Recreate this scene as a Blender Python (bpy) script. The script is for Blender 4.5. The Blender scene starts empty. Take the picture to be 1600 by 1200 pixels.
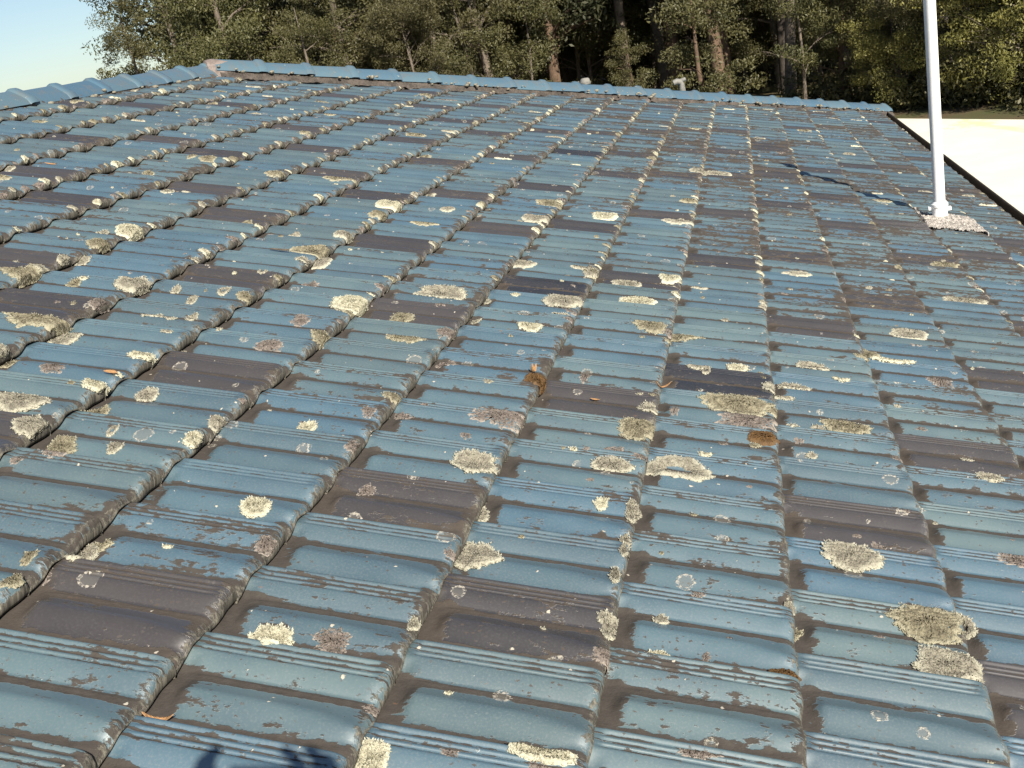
import bpy, bmesh, math, random
import numpy as np
from mathutils import Vector, Matrix

# ------------------------------------------------------------------ frame of reference
# roof coordinates (s = metres down the slope, t = metres along the courses, h = metres off the slope)
TH = math.radians(18.0)
CT, ST = math.cos(TH), math.sin(TH)
OZ = 3.3                       # height of the roof origin above the ground
L, W = 0.32, 0.21              # exposed length and cover width of a tile
S_RIDGE, S_EAVE = -4.11, 1.66
T_HIP0 = 6.02                  # where ridge and hip meet
T_NEAR = -3.2                  # gable end behind the camera
HIPK = 1.013
def hip_t(s): return T_HIP0 + HIPK * (s - S_RIDGE)
def RW(P):
    P = np.asarray(P, float)
    s, t, h = P[..., 0], P[..., 1], P[..., 2]
    return np.stack([s * CT + h * ST, t, -s * ST + h * CT + OZ], -1)
def rw(s, t, h=0.0): return Vector(RW([s, t, h]).tolist())

sc = bpy.context.scene
C = sc.collection
# ------------------------------------------------------------------ camera
cam_d = bpy.data.cameras.new('camera'); cam = bpy.data.objects.new('camera', cam_d); C.objects.link(cam)
cam_d.sensor_width = 36.0; cam_d.lens = 36.0 * 1587.0 / 1600.0
cam_d.clip_start = 0.05; cam_d.clip_end = 3000
cr = Vector((0.962338, 0.202574, -0.181298)); cu = Vector((0.102174, 0.348485, 0.931729)); cb = Vector((0.251924, -0.915162, 0.314663))
CAM = Vector((0.02194, -1.37301, 1.10514 + OZ))
m = Matrix((cr, cu, cb)).transposed().to_4x4(); m.translation = CAM
cam.matrix_world = m
sc.camera = cam
# ------------------------------------------------------------------ light
SUN = Vector((0.7095, -1.0016, 0.8817)).normalized()
w = bpy.data.worlds.new('World'); sc.world = w; w.use_nodes = True
nt = w.node_tree; nt.nodes.clear()
wo = nt.nodes.new('ShaderNodeOutputWorld'); bg = nt.nodes.new('ShaderNodeBackground'); sk = nt.nodes.new('ShaderNodeTexSky')
sk.sky_type = 'NISHITA'; sk.sun_disc = False
sk.sun_elevation = math.asin(SUN.z); sk.sun_rotation = math.atan2(SUN.x, SUN.y)
sk.air_density = 1.0; sk.dust_density = 0.6; sk.ozone_density = 2.0
bg.inputs[1].default_value = 0.057
nt.links.new(sk.outputs[0], bg.inputs[0]); nt.links.new(bg.outputs[0], wo.inputs[0])
sd = bpy.data.lights.new('sun', 'SUN'); sd.energy = 5.0; sd.angle = math.radians(0.5); sd.color = (1.0, 0.93, 0.80)
so = bpy.data.objects.new('sun', sd); C.objects.link(so); so.location = (10, -20, 25)
so.rotation_euler = (-SUN).to_track_quat('-Z', 'Y').to_euler()
vs = sc.view_settings; vs.view_transform = 'Standard'; vs.look = 'None'; vs.gamma = 1; vs.exposure = 0.98
sc.render.engine = 'CYCLES'
sc.render.resolution_x = 1024; sc.render.resolution_y = 768

# ------------------------------------------------------------------ materials
def mat(name):
    m = bpy.data.materials.new(name); m.use_nodes = True
    nt = m.node_tree; b = nt.nodes['Principled BSDF']
    return m, nt, b
class N:
    """small helper to write node graphs"""
    def __init__(s, nt): s.nt = nt
    def n(s, typ, **kw):
        x = s.nt.nodes.new('ShaderNode' + typ)
        for k, v in kw.items():
            if k.startswith('_'): setattr(x, k[1:], v)
        return x
    def link(s, a, b): s.nt.links.new(a, b)
    def put(s, sock, v):
        if hasattr(v, 'is_linked') or isinstance(v, bpy.types.NodeSocket): s.nt.links.new(v, sock)
        else: sock.default_value = v
    def math(s, op, a, b=0.0, c=None, clamp=False):
        x = s.n('Math', _operation=op, _use_clamp=clamp); s.put(x.inputs[0], a); s.put(x.inputs[1], b)
        if c is not None: s.put(x.inputs[2], c)
        return x.outputs[0]
    def mix(s, f, a, b):
        x = s.n('Mix', _data_type='RGBA'); s.put(x.inputs[0], f)
        s.put(x.inputs[6], a if not isinstance(a, tuple) else (*a, 1)[:4]); s.put(x.inputs[7], b if not isinstance(b, tuple) else (*b, 1)[:4])
        return x.outputs[2]
    def fmix(s, f, a, b):
        x = s.n('Mix', _data_type='FLOAT'); s.put(x.inputs[0], f); s.put(x.inputs[2], a); s.put(x.inputs[3], b); return x.outputs[0]
    def sstep(s, v, lo, hi):
        x = s.n('MapRange', _interpolation_type='SMOOTHSTEP'); s.put(x.inputs[0], v); x.inputs[1].default_value = lo; x.inputs[2].default_value = hi
        return x.outputs[0]
    def noise(s, vec, scale, detail=3, rough=.55, dist=0.0):
        x = s.n('TexNoise'); s.put(x.inputs['Vector'], vec); x.inputs['Scale'].default_value = scale
        x.inputs['Detail'].default_value = detail; x.inputs['Roughness'].default_value = rough; x.inputs['Distortion'].default_value = dist
        return x
    def vor(s, vec, scale, rnd=1.0):
        x = s.n('TexVoronoi'); s.put(x.inputs['Vector'], vec); x.inputs['Scale'].default_value = scale; x.inputs['Randomness'].default_value = rnd
        return x
    def scale(s, vec, sx, sy, sz=1):
        x = s.n('Mapping'); s.put(x.inputs[0], vec); x.inputs['Scale'].default_value = (sx, sy, sz); return x.outputs[0]
    def attr(s, name):
        x = s.n('Attribute'); x.attribute_name = name; return x
    def bump(s, h, strength, dist, normal=None):
        x = s.n('Bump'); s.put(x.inputs['Height'], h); x.inputs['Strength'].default_value = strength; x.inputs['Distance'].default_value = dist
        if normal is not None: s.put(x.inputs['Normal'], normal)
        return x.outputs[0]

def glaze_material(name, colA, colB, dark=False):
    m, nt, b = mat(name); g = N(nt)
    uv = g.attr('rc').outputs['Vector']            # roof coordinates in metres
    tint = g.attr('tint').outputs['Fac']; gr = g.attr('grime').outputs['Fac']; crust = g.attr('crust').outputs['Fac']
    stre = g.scale(uv, 0.45, 1.0)
    n1 = g.noise(stre, 22, 6, .62).outputs[0]
    n2 = g.noise(stre, 90, 4, .65).outputs[0]
    n3 = g.noise(uv, 2.1, 3, .5).outputs[0]
    base = g.mix(tint, colA, colB); base = g.mix(g.math('MULTIPLY', g.math('GREATER_THAN', g.math('FRACT', g.math('MULTIPLY', tint, 13.7)), .72), .0 if dark else .45), base, tuple(c * .62 for c in colB))
    base = g.mix(g.math('MULTIPLY', g.sstep(g.noise(stre, 9, 4).outputs[0], .42, .68), .45), base, tuple(c * .62 for c in colA))
    # thin pale weathering film
    base = g.mix(g.math('MULTIPLY', g.sstep(g.noise(uv, 240, 3, .7).outputs[0], .45, .75), .35 if not dark else .12), base, (0.17, 0.185, 0.175))
    # grime: brown-grey dirt in the channels with a ragged edge
    tg = g.math('MULTIPLY', g.math('SUBTRACT', g.attr('dirty').outputs['Fac'], .5), .34)
    v = g.math('ADD', gr, g.math('MULTIPLY', g.math('SUBTRACT', n1, .5), 1.25))
    v = g.math('ADD', v, g.math('MULTIPLY', g.math('SUBTRACT', n2, .5), 1.15))
    v = g.math('ADD', v, g.math('MULTIPLY', g.math('SUBTRACT', n3, .5), .5))
    v = g.math('ADD', v, tg)
    gm = g.sstep(v, .50, .60)
    gcol = g.mix(g.noise(uv, 45, 5, .7).outputs[0], (0.026, 0.022, 0.020), (0.078, 0.068, 0.059))
    if dark: gcol = g.mix(g.noise(uv, 45, 5, .7).outputs[0], (0.036, 0.029, 0.024), (0.080, 0.066, 0.056))
    col = g.mix(gm, base, gcol)
    # small dark specks of dirt scattered over the glaze
    dsp = g.n('VectorMath', _operation='MULTIPLY_ADD'); g.put(dsp.inputs[0], g.noise(uv, 150, 3, .7).outputs['Color']); dsp.inputs[1].default_value = (.012, .012, 0); g.put(dsp.inputs[2], uv)
    vs_ = g.vor(g.scale(dsp.outputs[0], .6, 1.0), 150)
    sp = g.math('MULTIPLY', g.sstep(g.math('SUBTRACT', g.math('MULTIPLY', g.sep(vs_.outputs['Color']), .34), vs_.outputs['Distance']), 0.0, .05), g.math('GREATER_THAN', g.n('SeparateColor').outputs[0] if False else g.sep(vs_.outputs['Color']), .70))
    sp = g.math('MULTIPLY', sp, g.math('MULTIPLY', g.sstep(g.noise(uv, 11, 3).outputs[0], .44, .58), .85))
    col = g.mix(sp, col, (0.055, 0.042, 0.034))
    # crust of dark lichen and moss at the tail of the tile
    cn = g.noise(uv, 60, 5, .7).outputs[0]
    cm = g.sstep(g.math('ADD', crust, g.math('MULTIPLY', g.math('SUBTRACT', cn, .5), 1.3)), .45, .62)
    ccol = g.mix(g.sstep(g.noise(uv, 130, 4, .7).outputs[0], .35, .7), (0.045, 0.042, 0.036), (0.17, 0.155, 0.125))
    col = g.mix(cm, col, ccol)
    # tiny pale lichen specks and little rings
    wv = g.n('VectorMath', _operation='ADD'); g.put(wv.inputs[0], uv); 
    nz = g.noise(uv, 70, 3, .6); sub = g.n('VectorMath', _operation='MULTIPLY_ADD'); g.put(sub.inputs[0], nz.outputs['Color']); sub.inputs[1].default_value = (.014, .014, .0); sub.inputs[2].default_value = (-.007, -.007, 0)
    g.link(sub.outputs[0], wv.inputs[1]); wuv = wv.outputs[0]
    v1 = g.vor(wuv, 48); r1 = g.sep(v1.outputs['Color'])
    thr = g.math('MULTIPLY', g.math('SUBTRACT', r1, .85), 1.3)
    s1 = g.sstep(g.math('SUBTRACT', thr, v1.outputs['Distance']), 0.0, .05)
    v2 = g.vor(wuv, 15); r2 = g.sep(v2.outputs['Color'])
    rad = g.math('MULTIPLY', g.math('SUBTRACT', r2, .80), 1.5)
    ring = g.math('SUBTRACT', .05, g.math('ABSOLUTE', g.math('SUBTRACT', v2.outputs['Distance'], rad)))
    s2 = g.math('MULTIPLY', g.sstep(ring, 0.0, .02), g.math('GREATER_THAN', r2, .84))
    s2 = g.math('MULTIPLY', g.math('MULTIPLY', s2, g.sstep(g.noise(uv, 160, 3, .7).outputs[0], .42, .60)), .8)
    fill = g.math('MULTIPLY', g.sstep(g.math('SUBTRACT', rad, v2.outputs['Distance']), 0, .03), g.math('GREATER_THAN', r2, .84))
    col = g.mix(g.math('MULTIPLY', fill, .35), col, (0.15, 0.14, 0.12))
    lm = g.math('MAXIMUM', s1, s2)
    col = g.mix(lm, col, g.mix(g.noise(uv, 9, 2).outputs[0], (0.40, 0.375, 0.30), (0.34, 0.30, 0.26)))
    # faint orange rust-coloured algae
    oa = g.math('MULTIPLY', g.sstep(g.noise(g.scale(uv, .6, 1), 38, 4).outputs[0], .70, .78), .55)
    col = g.mix(oa, col, (0.17, 0.085, 0.045))
    g.link(col, b.inputs['Base Color'])
    dull = g.math('MAXIMUM', g.math('MAXIMUM', gm, cm), g.math('MAXIMUM', lm, sp))
    rg = g.fmix(g.noise(uv, 12, 4).outputs[0], .42 if not dark else .34, .60 if not dark else .48); b.inputs['IOR'].default_value = 1.75
    g.link(g.fmix(dull, rg, .92), b.inputs['Roughness'])
    b.inputs['Coat Weight'].default_value = 0.0; g.link(g.math('MULTIPLY', g.math('SUBTRACT', 1.0, dull), .28), b.inputs['Coat Weight']); b.inputs['Coat Roughness'].default_value = .32
    g.link(g.fmix(dull, .95, .12), b.inputs['Specular IOR Level'])
    hgt = g.math('ADD', g.math('MULTIPLY', gm, g.noise(uv, 160, 4, .7).outputs[0]), g.math('ADD', g.math('MULTIPLY', cm, cn), lm))
    nb = g.bump(hgt, .7, .0022)
    nb = g.bump(g.noise(stre, 30, 3).outputs[0], .12, .003, nb)
    g.link(nb, b.inputs['Normal'])
    return m
def _sep(self, c):
    x = self.n('SeparateColor'); self.put(x.inputs[0], c); return x.outputs[0]
N.sep = _sep

M = {}
M['blue'] = glaze_material('blue_glaze', (0.038, 0.088, 0.128), (0.066, 0.108, 0.116))
M['brown'] = glaze_material('brown_glaze', (0.044, 0.036, 0.031), (0.011, 0.010, 0.011), True)

def lichen_mat(name, c1, c2, c3):
    m, nt, b = mat(name); g = N(nt)
    co = g.n('TexCoord').outputs['Object']
    n1 = g.noise(co, 55, 5, .7).outputs[0]; n2 = g.noise(co, 260, 4, .7).outputs[0]
    ed = g.attr('edge').outputs['Fac']
    col = g.mix(g.sstep(n1, .35, .68), c1, c2)
    col = g.mix(g.math('MULTIPLY', g.sstep(n2, .30, .52), 1.0), g.mix(.82, col, (0.05, 0.042, 0.03)), col)
    col = g.mix(g.math('MULTIPLY', ed, .8), col, c3)
    g.link(col, b.inputs['Base Color']); b.inputs['Roughness'].default_value = .95; b.inputs['Specular IOR Level'].default_value = .1
    g.link(g.bump(n2, .9, .004), b.inputs['Normal'])
    return m
M['c'] = lichen_mat('cream_lichen', (0.17, 0.155, 0.125), (0.32, 0.30, 0.235), (0.45, 0.43, 0.34))
M['b'] = lichen_mat('pale_lichen', (0.30, 0.28, 0.20), (0.47, 0.45, 0.34), (0.56, 0.54, 0.42))
M['y'] = lichen_mat('olive_lichen', (0.13, 0.115, 0.08), (0.27, 0.245, 0.17), (0.37, 0.345, 0.25))
M['g'] = lichen_mat('grey_lichen', (0.12, 0.10, 0.088), (0.23, 0.195, 0.172), (0.33, 0.29, 0.25))
M['m'] = lichen_mat('brown_moss', (0.08, 0.045, 0.02), (0.15, 0.085, 0.035), (0.14, 0.09, 0.05))
M['r'] = M['c']

def simple(name, col, rough=.7, var=.25, scale=8, bump=.3, dist=.01, spec=.4, metal=0, obj=True):
    m, nt, b = mat(name); g = N(nt)
    co = g.n('TexCoord').outputs['Object']
    n1 = g.noise(co, scale, 5, .6).outputs[0]; n2 = g.noise(co, scale * 7, 4, .6).outputs[0]
    a = tuple(c * (1 - var) for c in col); c_ = tuple(min(1, c * (1 + var)) for c in col)
    col_ = g.mix(g.sstep(g.math('ADD', g.math('MULTIPLY', n1, .6), g.math('MULTIPLY', n2, .4)), .35, .65), a, c_)
    g.link(col_, b.inputs['Base Color']); b.inputs['Roughness'].default_value = rough; b.inputs['Specular IOR Level'].default_value = spec
    b.inputs['Metallic'].default_value = metal
    if bump: g.link(g.bump(n2, bump, dist), b.inputs['Normal'])
    return m
def ridge_mat():
    m, nt, b = mat('ridge_glaze'); g = N(nt)
    rnd = g.n('ObjectInfo').outputs['Random']; va = g.n('VectorMath', _operation='ADD'); g.put(va.inputs[0], g.n('TexCoord').outputs['Object']); cx_ = g.n('CombineXYZ'); g.put(cx_.inputs[0], g.math('MULTIPLY', rnd, 50.0)); g.link(cx_.outputs[0], va.inputs[1]); co = va.outputs[0]
    base = g.mix(rnd, (0.058, 0.108, 0.155), (0.085, 0.135, 0.165))
    n1 = g.noise(co, 14, 5, .6).outputs[0]
    base = g.mix(g.math('MULTIPLY', g.sstep(n1, .45, .65), .5), base, (0.11, 0.12, 0.12))
    v1 = g.vor(co, 26); r1 = g.sep(v1.outputs['Color'])
    s1 = g.math('MULTIPLY', g.sstep(g.noise(co, 30, 4, .7).outputs[0], .66, .72), .8)
    col = g.mix(s1, base, (0.30, 0.28, 0.22))
    g.link(col, b.inputs['Base Color']); g.link(g.fmix(s1, .26, .9), b.inputs['Roughness'])
    g.link(g.bump(n1, .2, .006), b.inputs['Normal'])
    return m
M['ridge'] = ridge_mat()
M['mortar'] = simple('bedding_mortar', (0.085, 0.072, 0.063), .95, .4, 12, .9, .02, .1)
M['plug'] = simple('pointing_mortar', (0.20, 0.165, 0.15), .95, .3, 18, .8, .012, .1)
M['gutter'] = simple('brown_gutter', (0.12, 0.092, 0.062), .45, .2, 6, .1)
M['fascia'] = simple('brown_fascia', (0.06, 0.045, 0.03), .6, .2, 6, .1)
M['soffit'] = simple('soffit', (0.6, 0.58, 0.52), .8, .05, 6, .1)
M['dark'] = simple('sarking', (0.02, 0.02, 0.022), .8, .2, 6, 0)
def brick_mat():
    m, nt, b = mat('brick_wall'); g = N(nt)
    co = g.n('TexCoord').outputs['Object']
    sx = g.n('SeparateXYZ'); g.put(sx.inputs[0], co); cx = g.n('CombineXYZ')
    g.put(cx.inputs[0], g.math('ADD', sx.outputs[0], sx.outputs[1])); g.put(cx.inputs[1], sx.outputs[2])
    br = g.n('TexBrick'); g.put(br.inputs['Vector'], cx.outputs[0]); br.inputs['Scale'].default_value = 1.0
    br.inputs['Brick Width'].default_value = .24; br.inputs['Row Height'].default_value = .086; br.inputs['Mortar Size'].default_value = .006
    br.inputs['Color1'].default_value = (.28, .16, .10, 1); br.inputs['Color2'].default_value = (.22, .12, .08, 1); br.inputs['Mortar'].default_value = (.35, .33, .3, 1)
    g.link(br.outputs[0], b.inputs['Base Color']); b.inputs['Roughness'].default_value = .9
    return m
M['brick'] = brick_mat()
M['white'] = simple('white_paint', (0.80, 0.80, 0.80), .35, .03, 5, .05)
M['lead'] = simple('lead_flashing', (0.48, 0.44, 0.40), .6, .62, 60, 1.0, .012, .4)
M['vent'] = simple('vent_paint', (0.17, 0.165, 0.15), .6, .25, 20, .2)
M['skin'] = simple('skin', (0.55, 0.34, 0.25), .55, .08, 15, .1)
M['shirt'] = simple('shirt', (0.10, 0.13, 0.22), .9, .2, 30, .3)
M['hair'] = simple('hair', (0.04, 0.025, 0.015), .7, .3, 60, .5)
M['phone'] = simple('phone_body', (0.02, 0.02, 0.022), .3, .1, 10, 0)
M['deadleaf'] = simple('dead_leaf', (0.36, 0.20, 0.09), .7, .3, 60, .4)
M['twig'] = simple('twig', (0.10, 0.08, 0.06), .9, .4, 60, .5)
def leaf_mat(name, c1, c2, c3):
    m, nt, b = mat(name); g = N(nt)
    a = g.attr('lv').outputs['Fac']; rnd = g.n('ObjectInfo').outputs['Random']
    col = g.mix(a, c1, c2)
    col = g.mix(g.math('MULTIPLY', rnd, .55), col, c3)
    g.link(col, b.inputs['Base Color']); b.inputs['Roughness'].default_value = .55; b.inputs['Specular IOR Level'].default_value = .35
    tr = g.n('BsdfTranslucent'); g.put(tr.inputs[0], col); mx = g.n('MixShader'); mx.inputs[0].default_value = .15
    g.link(b.outputs[0], mx.inputs[1]); g.link(tr.outputs[0], mx.inputs[2])
    out = nt.nodes['Material Output']; g.link(mx.outputs[0], out.inputs[0])
    return m
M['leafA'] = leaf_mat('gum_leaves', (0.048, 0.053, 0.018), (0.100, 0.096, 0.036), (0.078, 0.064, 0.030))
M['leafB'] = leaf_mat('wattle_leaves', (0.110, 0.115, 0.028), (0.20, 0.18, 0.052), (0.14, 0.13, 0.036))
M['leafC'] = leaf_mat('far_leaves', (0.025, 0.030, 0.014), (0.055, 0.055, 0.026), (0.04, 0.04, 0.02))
M['bark'] = simple('pale_bark', (0.115, 0.092, 0.072), .9, .45, 3, .6, .03)
M['barkd'] = simple('dark_bark', (0.05, 0.04, 0.032), .95, .4, 3, .6, .03)
M['barkr'] = simple('rusty_bark', (0.105, 0.068, 0.045), .95, .4, 3, .6, .03)
def ground_mat(name, c1, c2, sc_=.4, fine=6):
    m, nt, b = mat(name); g = N(nt)
    co = g.n('TexCoord').outputs['Object']
    col = g.mix(g.sstep(g.noise(co, sc_, 6, .6).outputs[0], .38, .62), c1, c2)
    col = g.mix(g.math('MULTIPLY', g.noise(co, fine, 5, .7).outputs[0], .3), col, tuple(c * .5 for c in c1))
    g.link(col, b.inputs['Base Color']); b.inputs['Roughness'].default_value = .95; b.inputs['Specular IOR Level'].default_value = .1
    g.link(g.bump(g.noise(co, fine, 5, .7).outputs[0], .5, .03), b.inputs['Normal'])
    return m
M['ground'] = ground_mat('forest_floor', (0.10, 0.075, 0.045), (0.075, 0.08, 0.035))
def yard_mat():
    m, nt, b = mat('pale_concrete'); g = N(nt)
    co = g.n('TexCoord').outputs['Object']
    col = g.mix(g.sstep(g.noise(co, .9, 4, .5).outputs[0], .3, .7), (0.64, 0.61, 0.51), (0.70, 0.67, 0.56))
    st = g.noise(g.scale(co, .55, .16), 1.0, 5, .6, 1.0).outputs[0]
    col = g.mix(g.sstep(st, .56, .66), col, (0.56, 0.56, 0.36))
    g.link(col, b.inputs['Base Color']); b.inputs['Roughness'].default_value = .9; b.inputs['Specular IOR Level'].default_value = .2
    return m
M['yard'] = yard_mat()

# ------------------------------------------------------------------ object helpers
def tag(o, label=None, cat=None, group=None, kind=None):
    if label: o['label'] = label
    if cat: o['category'] = cat
    if group: o['group'] = group
    if kind: o['kind'] = kind
    return o
def empty(name, loc, label, cat, group=None):
    o = bpy.data.objects.new(name, None); C.objects.link(o); o.location = loc; o.empty_display_size = .3
    return tag(o, label, cat, group)
bpy.context.view_layer.update()
def link(name, me, parent=None, world=True):
    """world: the mesh is in world coordinates; keep it there under its parent (parents are never rotated)"""
    o = bpy.data.objects.new(name, me); C.objects.link(o)
    if parent is not None:
        o.parent = parent
        if world:
            p = parent; off = Vector((0, 0, 0))
            while p is not None: off += Vector(p.location); p = p.parent
            o.location = -off
    return o
def npmesh(name, V, F4=None, F3=None, mats=(), smooth=True, midx=None, attrs=None, vec=None):
    me = bpy.data.meshes.new(name)
    V = np.asarray(V, np.float32); loops = []; tot = []
    if F4 is not None and len(F4): F4 = np.asarray(F4, np.int32); loops.append(F4.ravel()); tot.append(np.full(len(F4), 4, np.int32))
    if F3 is not None and len(F3): F3 = np.asarray(F3, np.int32); loops.append(F3.ravel()); tot.append(np.full(len(F3), 3, np.int32))
    loops = np.concatenate(loops); tot = np.concatenate(tot); st = np.concatenate([[0], np.cumsum(tot)[:-1]]).astype(np.int32)
    me.vertices.add(len(V)); me.vertices.foreach_set('co', V.ravel())
    me.loops.add(len(loops)); me.loops.foreach_set('vertex_index', loops)
    me.polygons.add(len(tot)); me.polygons.foreach_set('loop_start', st)
    try: me.polygons.foreach_set('loop_total', tot)
    except Exception: pass
    me.polygons.foreach_set('use_smooth', np.full(len(tot), smooth, bool))
    for m_ in mats: me.materials.append(m_)
    if midx is not None: me.polygons.foreach_set('material_index', np.asarray(midx, np.int32))
    for k, a in (attrs or {}).items():
        at = me.attributes.new(k, 'FLOAT', 'POINT'); at.data.foreach_set('value', np.asarray(a, np.float32))
    for k, a in (vec or {}).items():
        at = me.attributes.new(k, 'FLOAT_VECTOR', 'POINT'); at.data.foreach_set('vector', np.asarray(a, np.float32).ravel())
    me.update(calc_edges=True); me.validate(clean_customdata=False)
    return me
class MB:
    def __init__(s): s.V = []; s.F = []
    def quadgrid(s, G, closed_u=False):
        G = np.asarray(G, float); n, m_ = G.shape[:2]; o = len(s.V); s.V += [tuple(p) for p in G.reshape(-1, 3)]
        for i in range(n - 1):
            for j in range(m_ if closed_u else m_ - 1):
                j2 = (j + 1) % m_
                s.F.append((o + i * m_ + j, o + i * m_ + j2, o + (i + 1) * m_ + j2, o + (i + 1) * m_ + j))
        return o
    def fan(s, ring, c=None):
        o = len(s.V); s.V += [tuple(p) for p in ring]; s.F.append(tuple(range(o, o + len(ring))))
    def box(s, P, ax, ay, az):
        P = Vector(P); ax, ay, az = Vector(ax), Vector(ay), Vector(az); o = len(s.V)
        for k in (0, 1):
            for j in (0, 1):
                for i in (0, 1): s.V.append(tuple(P + ax * i + ay * j + az * k))
        for f in ((0, 2, 3, 1), (4, 5, 7, 6), (0, 1, 5, 4), (2, 6, 7, 3), (0, 4, 6, 2), (1, 3, 7, 5)): s.F.append(tuple(o + i for i in f))
    def tube(s, pts, rad, n=10, caps=True):
        pts = [Vector(p) for p in pts]; rings = []
        for i, p in enumerate(pts):
            d = (pts[min(i + 1, len(pts) - 1)] - pts[max(i - 1, 0)]).normalized()
            a = d.cross(Vector((0, 0, 1)) if abs(d.z) < .9 else Vector((1, 0, 0))).normalized(); b_ = d.cross(a)
            rings.append([p + (a * math.cos(q) + b_ * math.sin(q)) * rad[i] for q in [2 * math.pi * k / n for k in range(n)]])
        s.quadgrid(rings, True)
        if caps: s.fan(rings[0][::-1]); s.fan(rings[-1])
    def lathe(s, base, axis, prof, n=24):
        axis = Vector(axis).normalized(); a = axis.cross(Vector((1, 0, 0)) if abs(axis.x) < .9 else Vector((0, 1, 0))).normalized(); b_ = axis.cross(a); base = Vector(base)
        rings = [[base + axis * z + (a * math.cos(q) + b_ * math.sin(q)) * r for q in [2 * math.pi * k / n for k in range(n)]] for r, z in prof]
        s.quadgrid(rings, True)
    def mesh(s, name, m_, smooth=True):
        me = bpy.data.meshes.new(name); me.from_pydata(s.V, [], s.F); me.materials.append(m_)
        bm = bmesh.new(); bm.from_mesh(me); bmesh.ops.recalc_face_normals(bm, faces=bm.faces); bm.to_mesh(me); bm.free()
        if smooth:
            me.polygons.foreach_set('use_smooth', [True] * len(me.polygons))
            try: me.set_sharp_from_angle(angle=math.radians(40))
            except Exception: pass
        return me
    def build(s, name, m_, parent=None, smooth=True): return link(name, s.mesh(name, m_, smooth), parent)

rng = np.random.default_rng(7); random.seed(7)
def sm(x, a, b):
    t = np.clip((x - a) / (b - a), 0, 1); return t * t * (3 - 2 * t)
# ------------------------------------------------------------------ the tile
T_LIFT = 0.026; H0 = -0.012
def hash01(k, j, c):
    v = np.sin(np.asarray(k) * 127.1 + np.asarray(j) * 311.7 + c * 74.7) * 43758.5453
    return v - np.floor(v)
def profile(a, b):
    """height of the glazed face: a down the slope 0..1, b across from the ribbed side lap 0..1"""
    half = np.sqrt(np.clip(1 - np.clip((.19 - a) / .14, 0, 1) ** 2, 0, 1))       # rounded upper end of the central roll
    val = .0050 * half                                                             # floor of the valley between the two rolls
    start = .40 + .60 * sm(a, .035, .075)                      # the first roll steps up just below the head
    x = np.clip((b - .222) / .205, 0, 1); face = 1 - x ** 1.3  # face falling towards the valley
    plat = sm(b, -.004, .016) * np.where(b < .225, 1.0, face * (1 - (1 - start) * sm(b, .23, .40)))
    rib = np.zeros_like(b)
    for c in (.038, .104, .170): rib = rib + np.clip(1 - np.abs((b - c) / .023), 0, 1) ** .7
    rib = (rib * .0034 - .0026 * sm(b, .02, .04) * (1 - sm(b, .195, .225))) * sm(a, .035, .055) * (1 - sm(a, .90, .975))
    ph = .0185 * plat
    lo = .475; hi = .70 + .185 * half; cre = .645 + .09 * sm(a, .66, 1.0) - .03 * (1 - half)
    u = np.clip((b - lo) / (cre - lo), 0, 1); v = np.clip((b - cre) / np.maximum(hi - cre, .02), 0, 1)
    top = .0165 * sm(a, .055, .13)
    roll = np.where(b < cre, val + (top - val) * (u ** 1.25 - .06 * sm(u, .85, 1.0)), (top * (1 - .06)) * (1 - (.6 * v ** 1.3 + .4 * sm(v, 0, 1))) * (half > .02) + 0 * b)
    roll = np.where(b < lo, 0, roll)
    fl = np.where((b > .40) & (b < .62), val * sm(b, .38, .42), 0)
    fill = .0045 * sm(a, .78, 1.0) * sm(b, .34, .46) * (1 - sm(b, .9, .99))
    z = np.maximum(np.maximum(ph + rib * (plat > .5), roll), fl) + .0015
    return np.maximum(z, .0015 + fill)
def hprof(a, b):
    z = T_LIFT * a + profile(a, b) + H0
    r = np.clip((a - .925) / .075, 0, 1)
    z = z - .011 * (1 - np.sqrt(np.clip(1 - r * r, 0, 1)))
    return z
def jit(k, j): return (hash01(k, j, 1) - .5) * .004, (hash01(k, j, 2) - .5) * .006, (hash01(k, j, 3) - .5) * .004
def Hs(s, t):
    """height of the whole tiled surface at roof point (s, t)"""
    s = np.asarray(s, float); t = np.asarray(t, float)
    k = np.floor(s / L); a = s / L - k; j = np.ceil(t / W - .5 * k); b = j + .5 * k - t / W
    j0, j1, j2 = jit(k, j)
    return hprof(a, b) + j0 + j2 * (a - .5)
def grime_field(a, b, far=0.0):
    """how likely dirt is to sit at a place on the tile; far = more of it on the rolls"""
    wv = np.where(b < .455, .045 + .035 * far, .050)
    v1 = np.exp(-((b - .450) / wv) ** 4) * (.82 + .16 * (1 - sm(a, .1, .5)) + .10 * sm(a, .6, .9))
    v2 = np.maximum(sm(b, .835 - .05 * sm(a, .4, .9) - .05 * far, .925) * .92, (.34 + .10 * far) * sm(b, .70, .82) * (.6 + .4 * sm(a, .3, .8)))
    v3 = (.30 + .16 * far) * sm(b, .30, .40) * (b < .5)
    head = (1 - sm(a, .07, .20)) * sm(b, .30, .40) * .85
    half = np.sqrt(np.clip(1 - np.clip((.17 - a) / .12, 0, 1) ** 2, 0, 1)) * .21
    d = np.abs(b - .705) - half
    head = np.maximum(head, sm(d, -.02, .03) * (1 - sm(a, .15, .32)) * .8 * (b > .4))
    ribs = .22 * (b < .23) + .48 * np.maximum(np.exp(-((b - .071) / .011) ** 2), np.exp(-((b - .137) / .011) ** 2)) * (b < .23) + .36 * np.exp(-((b - .205) / .013) ** 2)
    tail = sm(a, .84, .97) * .42
    return np.maximum.reduce([v1, v2, v3, head, ribs + 0 * a, tail + 0 * b, .20 + 0 * a]) - .05 * ((b > .24) & (b < .33)) - .05 * ((b > .62) & (b < .74))
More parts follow.
